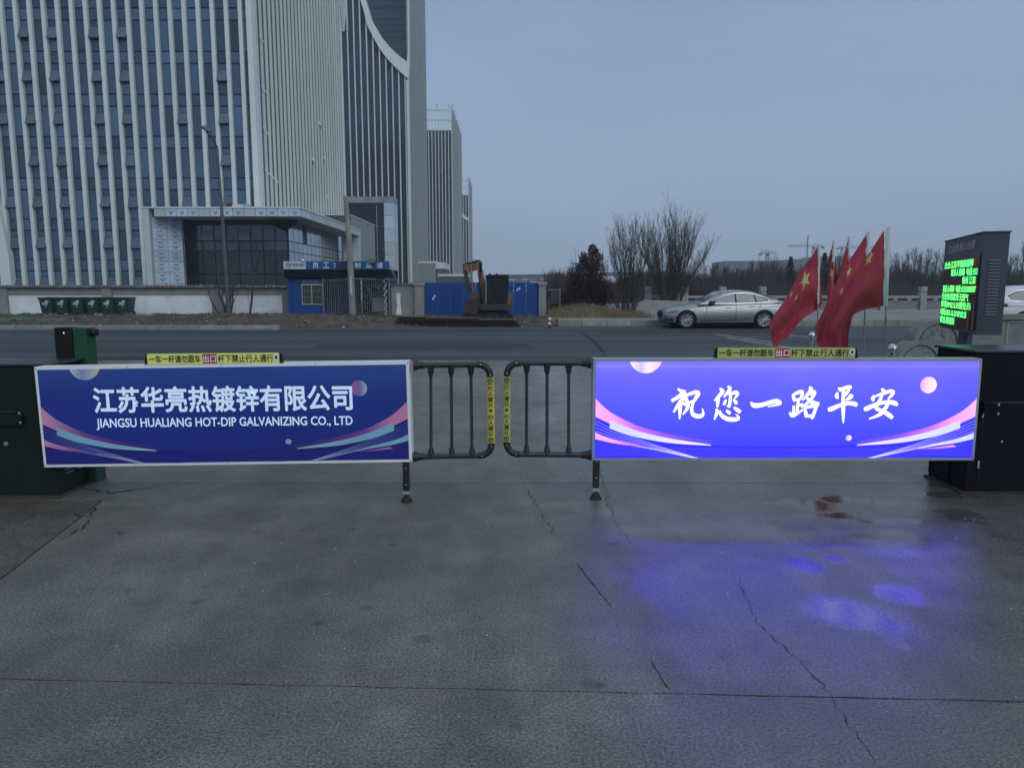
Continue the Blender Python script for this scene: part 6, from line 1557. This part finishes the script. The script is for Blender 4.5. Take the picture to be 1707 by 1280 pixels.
    top_end = c2 - Vector((s * .07, 0, 0)); bot_end = c3 - Vector((s * .07, 0, 0))
    MB().tube([c1 - Vector((s * .0, 0, 0)), top_end], rp, 14).build('top_rail', pipe_m, t, smooth=True)
    MB().tube([c4, bot_end], rp, 14).build('bottom_rail', pipe_m, t, smooth=True)
    MB().tube([c2 - Vector((0, 0, .07)), c3 + Vector((0, 0, .07))], rp, 14).build('end_post', pipe_m, t, smooth=True)
    def elbow(c, d1, d2):
        P_ = []
        for i in range(9):
            a = i / 8; P_.append((c + d1 * .10) * (1 - a) ** 2 + c * 2 * a * (1 - a) + (c + d2 * .10) * a * a)
        MB().tube(P_, rp * 1.17, 14).build('elbow', pipe_j, t, smooth=True)
    L_ = Vector((-s, 0, 0)); elbow(c2, L_, Vector((0, 0, -1))); elbow(c3, L_, Vector((0, 0, 1)))
    screws([c2 + L_ * .07 + Vector((0, -rp * 1.2, 0)), c2 + Vector((0, -rp * 1.2, -.075)), c3 + L_ * .07 + Vector((0, -rp * 1.2, 0)), c3 + Vector((0, -rp * 1.2, .075))], t, .006)
    for cc in (c1, c4):
        MB().lathe([(rp * 1.9, 0), (rp * 1.8, s * .015), (rp * 1.3, s * .04), (rp * 1.2, s * .07)], cc, 14, 'X').build('socket', pipe_j, t, smooth=True)
    for xb_ in fence_px:
        w = (xb_ - xin) / (xout - xin); a = c1.lerp(c2, w); b = c4.lerp(c3, w); b = Vector((b.x, b.y, b.z))
        MB().tube([a, b], .0115, 10).build('bar', pipe_m, t, smooth=True)
        MB().tube([a + Vector((0, 0, .0)), a + (b - a).normalized() * .055, a + (b - a).normalized() * .085], [.028, .021, .0125], 10).build('bar_socket', pipe_j, t, smooth=True)
        MB().tube([b, b + (a - b).normalized() * .045, b + (a - b).normalized() * .075], [.027, .020, .0125], 10).build('bar_socket', pipe_j, t, smooth=True)
    # yellow wrap on the end post
    za, zb2 = fence_y[3]
    wa = c2.lerp(c3, (za - yt[1]) / (yb_[1] - yt[1])); wb_ = c2.lerp(c3, (zb2 - yt[1]) / (yb_[1] - yt[1]))
    wr_ = MB().tube([wa, wb_], rp * 1.32, 16).build('yellow_wrap', yel_g if lit else mat('yellow_wrap_vinyl', (.62, .55, .10), .5, amt=.06), t, smooth=True)
    hh = wa.z - wb_.z; chars = '行人避让 ® 行人避让'.replace('®', '慢')
    seq = [('○', .045), ('行', .165), ('人', .245), ('避', .325), ('让', .40), ('慢', .50), ('行', .60), ('人', .68), ('避', .76), ('让', .84), ('○', .94)]
    for ch, f_ in seq:
        p = wa.lerp(wb_, f_) + Vector((0, -rp * 1.36, 0)); sz = .034 if ch != '慢' else .022
        if ch == '○':
            rg_ = MB(); rg_.tube([p + Vector((.017 * math.cos(a), 0, .017 * math.sin(a))) for a in [2 * math.pi * i / 14 for i in range(15)]], .003, 4, False); rg_.box(p.x - .005, p.x + .005, p.y - .002, p.y, p.z - .008, p.z + .009); rg_.box(p.x - .017, p.x + .017, p.y - .002, p.y, p.z - .03, p.z - .024)
            rg_.build('round_mark', ink, wr_); continue
        text_mb(ch, p + Vector((-sz / 2, -.001, -sz / 2)), p + Vector((sz / 2, -.001, -sz / 2)), sz, 0, heavy=.02).build('lettering', ink, wr_)
    # foot
    fx, fyt, fyb = foot; Yfo = gp(fx, fyb).y; p0_ = gp(fx, fyb); ztl = A(.5, 1).z
    MB().box(p0_.x - .024, p0_.x + .024, Yfo - .02, Yfo + .03, .085, ztl + .02, .004).build('leg', mat('leg_black', (.018, .02, .022), .35, amt=.2), t)
    MB().tube([(p0_.x, Yfo + .005, .03), (p0_.x, Yfo + .005, .10)], .013, 10).build('foot_bolt', alum_d, t)
    MB().lathe([(.045, 0), (.045, .006), (.030, .028), (.016, .045), (.016, .055), (0, .055)], (p0_.x, Yfo + .005, 0), 20).build('foot_pad', rubber, t, smooth=True)
    MB().box(p0_.x - .026, p0_.x + .026, Yfo - .022, Yfo - .001, .060, .085, .003).build('leg_clip', alum_d, t)
    screws([(p0_.x, Yfo - .022, ztl - .035), (p0_.x, Yfo - .022, ztl - .16)], t, .008)
    return t, box, A
BOOST, FRONT_GLOW = 1.3, .33  # raised colours and added glow of the left board, replacing light on its front
tL, boxL, AL = gate('gate arm on the left with the dark blue company name board given a faint painted glow', [(57.5, 612), (683, 602), (685.5, 770), (73, 778.5)], 5.29, False, (246, 466, 607.5, 590.5), (678, 770, 836), -1, (718, 752, 785), (690, 817), ((609, 607.5), (761, 759), 2.5, (628, 738)))
tR, boxR, AR = gate('gate arm on the right with the glowing violet blue light board', [(987.5, 598), (1637, 598), (1624.5, 767), (988, 767.5)], 5.29, True, (1196, 1425, 596.5, 580), (993, 767, 831), 1, (948, 912, 878), (985, 845), ((605, 605), (758, 757), -.5, (627, 736)))
# company name on the left board
def onp(px_, py_, d): return at(px_, py_, 5.29) + Vector((0, -d, 0))
let = MATS['faint_glow_letters']
names = '江苏华亮热镀锌有限公司'
bl, br = onp(159, 688, .010), onp(588, 683, .010)
text_mb(names, bl, br, onp(0, 645, 0).z - onp(0, 687, 0).z - .0, .005, heavy=.019).build('lettering', let, boxL)
text_mb('JIANGSU HUALIANG HOT-DIP GALVANIZING CO., LTD', onp(163, 716.5, .010), onp(588.5, 712, .010), onp(0, 696, 0).z - onp(0, 715, 0).z, .004, heavy=.014).build('lettering', let, boxL)
# brush lettering on the right board: strokes as (x, y, width) runs
CAL = {
 '祝': [[(122, 74, 8), (150, 92, 22), (168, 98, 22), (140, 118, 10)], [(78, 158, 20), (110, 140, 20), (150, 116, 26), (172, 124, 22), (135, 172, 24), (92, 236, 8)], [(142, 150, 20), (138, 215, 22), (134, 284, 5)], [(150, 168, 8), (172, 180, 20), (186, 188, 12)], [(176, 128, 14), (186, 160, 20), (188, 178, 12)], [(172, 122, 14), (215, 106, 20), (250, 96, 22), (264, 108, 24), (244, 142, 20), (236, 160, 12)], [(186, 176, 10), (215, 164, 14), (240, 158, 12)], [(196, 176, 18), (186, 212, 18), (156, 252, 5)], [(228, 168, 16), (218, 215, 18), (228, 250, 24), (262, 264, 26), (292, 256, 22), (298, 232, 10), (290, 210, 3)]],
 '您': [[(412, 72, 10), (432, 92, 24), (402, 130, 18), (374, 158, 5)], [(404, 120, 16), (400, 160, 19), (396, 202, 10)], [(466, 56, 6), (484, 72, 20), (462, 106, 16), (440, 132, 6)], [(458, 112, 8), (500, 104, 18), (530, 100, 22), (534, 116, 16), (514, 142, 5)], [(488, 118, 16), (484, 160, 18), (478, 196, 14), (462, 188, 4)], [(458, 148, 8), (446, 172, 16), (440, 186, 10)], [(506, 146, 8), (522, 164, 20), (530, 180, 14)], [(384, 214, 8), (396, 228, 20), (386, 258, 16), (374, 288, 4)], [(410, 224, 12), (426, 258, 22), (462, 280, 26), (506, 286, 27), (540, 280, 20), (540, 264, 8), (522, 248, 3)], [(456, 222, 8), (474, 236, 20), (486, 248, 12)], [(508, 202, 8), (530, 216, 22), (556, 236, 22)]],
 '一': [[(628, 166, 8), (650, 188, 30), (700, 186, 26), (760, 168, 24), (806, 158, 24), (830, 172, 22), (800, 186, 12), (745, 198, 3)]],
 '路': [[(916, 116, 10), (926, 138, 20), (932, 162, 14)], [(918, 118, 10), (948, 102, 20), (980, 94, 22), (984, 112, 18), (970, 146, 12)], [(930, 156, 10), (952, 148, 14), (974, 142, 12)], [(958, 152, 14), (952, 196, 16), (948, 236, 14)], [(956, 192, 8), (976, 184, 16), (990, 178, 8)], [(924, 190, 14), (926, 216, 16), (922, 242, 14)], [(898, 236, 10), (914, 258, 24), (950, 242, 18), (996, 214, 4)], [(1030, 62, 8), (1046, 76, 22), (1024, 110, 20), (984, 154, 5)], [(1018, 116, 10), (1044, 104, 18), (1066, 96, 22), (1066, 114, 18), (1030, 162, 18), (976, 206, 4)], [(1008, 128, 8), (1040, 158, 22), (1070, 174, 26), (1102, 180, 22)], [(1000, 208, 12), (1008, 240, 20), (1012, 272, 14)], [(1000, 206, 10), (1040, 196, 20), (1078, 188, 22), (1076, 212, 20), (1058, 262, 18)], [(1010, 262, 10), (1034, 262, 18), (1056, 264, 20), (1050, 284, 5)]],
 '平': [[(1234, 66, 8), (1250, 80, 22), (1286, 66, 22), (1318, 62, 20), (1306, 74, 8)], [(1230, 98, 10), (1222, 124, 22), (1234, 140, 12)], [(1310, 78, 10), (1290, 104, 22), (1262, 130, 8)], [(1328, 112, 14), (1318, 130, 26), (1286, 154, 8)], [(1162, 216, 18), (1184, 214, 28), (1240, 190, 22), (1300, 174, 22), (1346, 178, 28), (1362, 192, 16)], [(1268, 76, 14), (1268, 150, 22), (1268, 215, 22), (1268, 262, 16), (1268, 312, 3)]],
 '安': [[(1534, 72, 10), (1550, 92, 26), (1554, 106, 14)], [(1482, 118, 10), (1474, 142, 24), (1478, 158, 12)], [(1482, 128, 8), (1540, 108, 18), (1594, 90, 20), (1614, 98, 22), (1600, 122, 16), (1576, 146, 5)], [(1538, 122, 12), (1516, 164, 22), (1496, 206, 22), (1540, 228, 24), (1584, 254, 28), (1610, 276, 22)], [(1590, 152, 14), (1560, 208, 22), (1520, 252, 20), (1446, 282, 5)], [(1410, 214, 16), (1432, 210, 28), (1500, 180, 22), (1570, 166, 22), (1622, 172, 28), (1644, 188, 14)]]}
def stroke(P_, d, grow, m, nm, par):
    S_ = [Vector((x, y, w)) for x, y, w in P_]; n = max(14, 7 * (len(P_) - 1)); L1 = []; L2 = []
    pts = [crom(S_, i / n) for i in range(n + 1)]
    for i, p in enumerate(pts):
        a = pts[max(0, i - 1)]; b = pts[min(n, i + 1)]; dx, dy = b.x - a.x, b.y - a.y; l = math.hypot(dx, dy) or 1
        nx_, ny_ = -dy / l, dx / l; hw = max(1.2, p.z * .5) + grow
        # slanted brush: extra width along the pen angle
        L1.append(onp(1100 + (p.x + nx_ * hw) / 4.163, 630 + (p.y + ny_ * hw) / 4.163, d)); L2.append(onp(1100 + (p.x - nx_ * hw) / 4.163, 630 + (p.y - ny_ * hw) / 4.163, d))
    return L1, L2
di = 0
for ch, sts in CAL.items():
    mo = MB(); mi = MB()
    for i, s_ in enumerate(sts):
        mo.strip(*stroke(s_, .0090 + i * .00008, 3.0, None, None, None)); mi.strip(*stroke(s_, .0112 + i * .00008, 1.1, None, None, None))
    mo.build('lettering_outline', MATS['letter_outline'], boxR); mi.build('lettering', MATS['lit_letters'], boxR)

# ------------------------------------------------------------------ haze
hz = bx(-2100, 2100, -300, 2100, -1.1, 92)
hm = bpy.data.materials.new('haze_air'); hm.use_nodes = True; n_ = hm.node_tree; n_.nodes.clear()
ho_ = n_.nodes.new('ShaderNodeOutputMaterial'); pv_ = n_.nodes.new('ShaderNodeVolumePrincipled'); pv_.inputs['Color'].default_value = (.84, .92, 1.0, 1); pv_.inputs['Density'].default_value = .00055
pv_.inputs['Anisotropy'].default_value = .0
n_.links.new(pv_.outputs[0], ho_.inputs['Volume'])
hzo = hz.build('haze', hm); tag(hzo, 'thin blue dusk haze over the whole place', 'haze', kind='stuff')
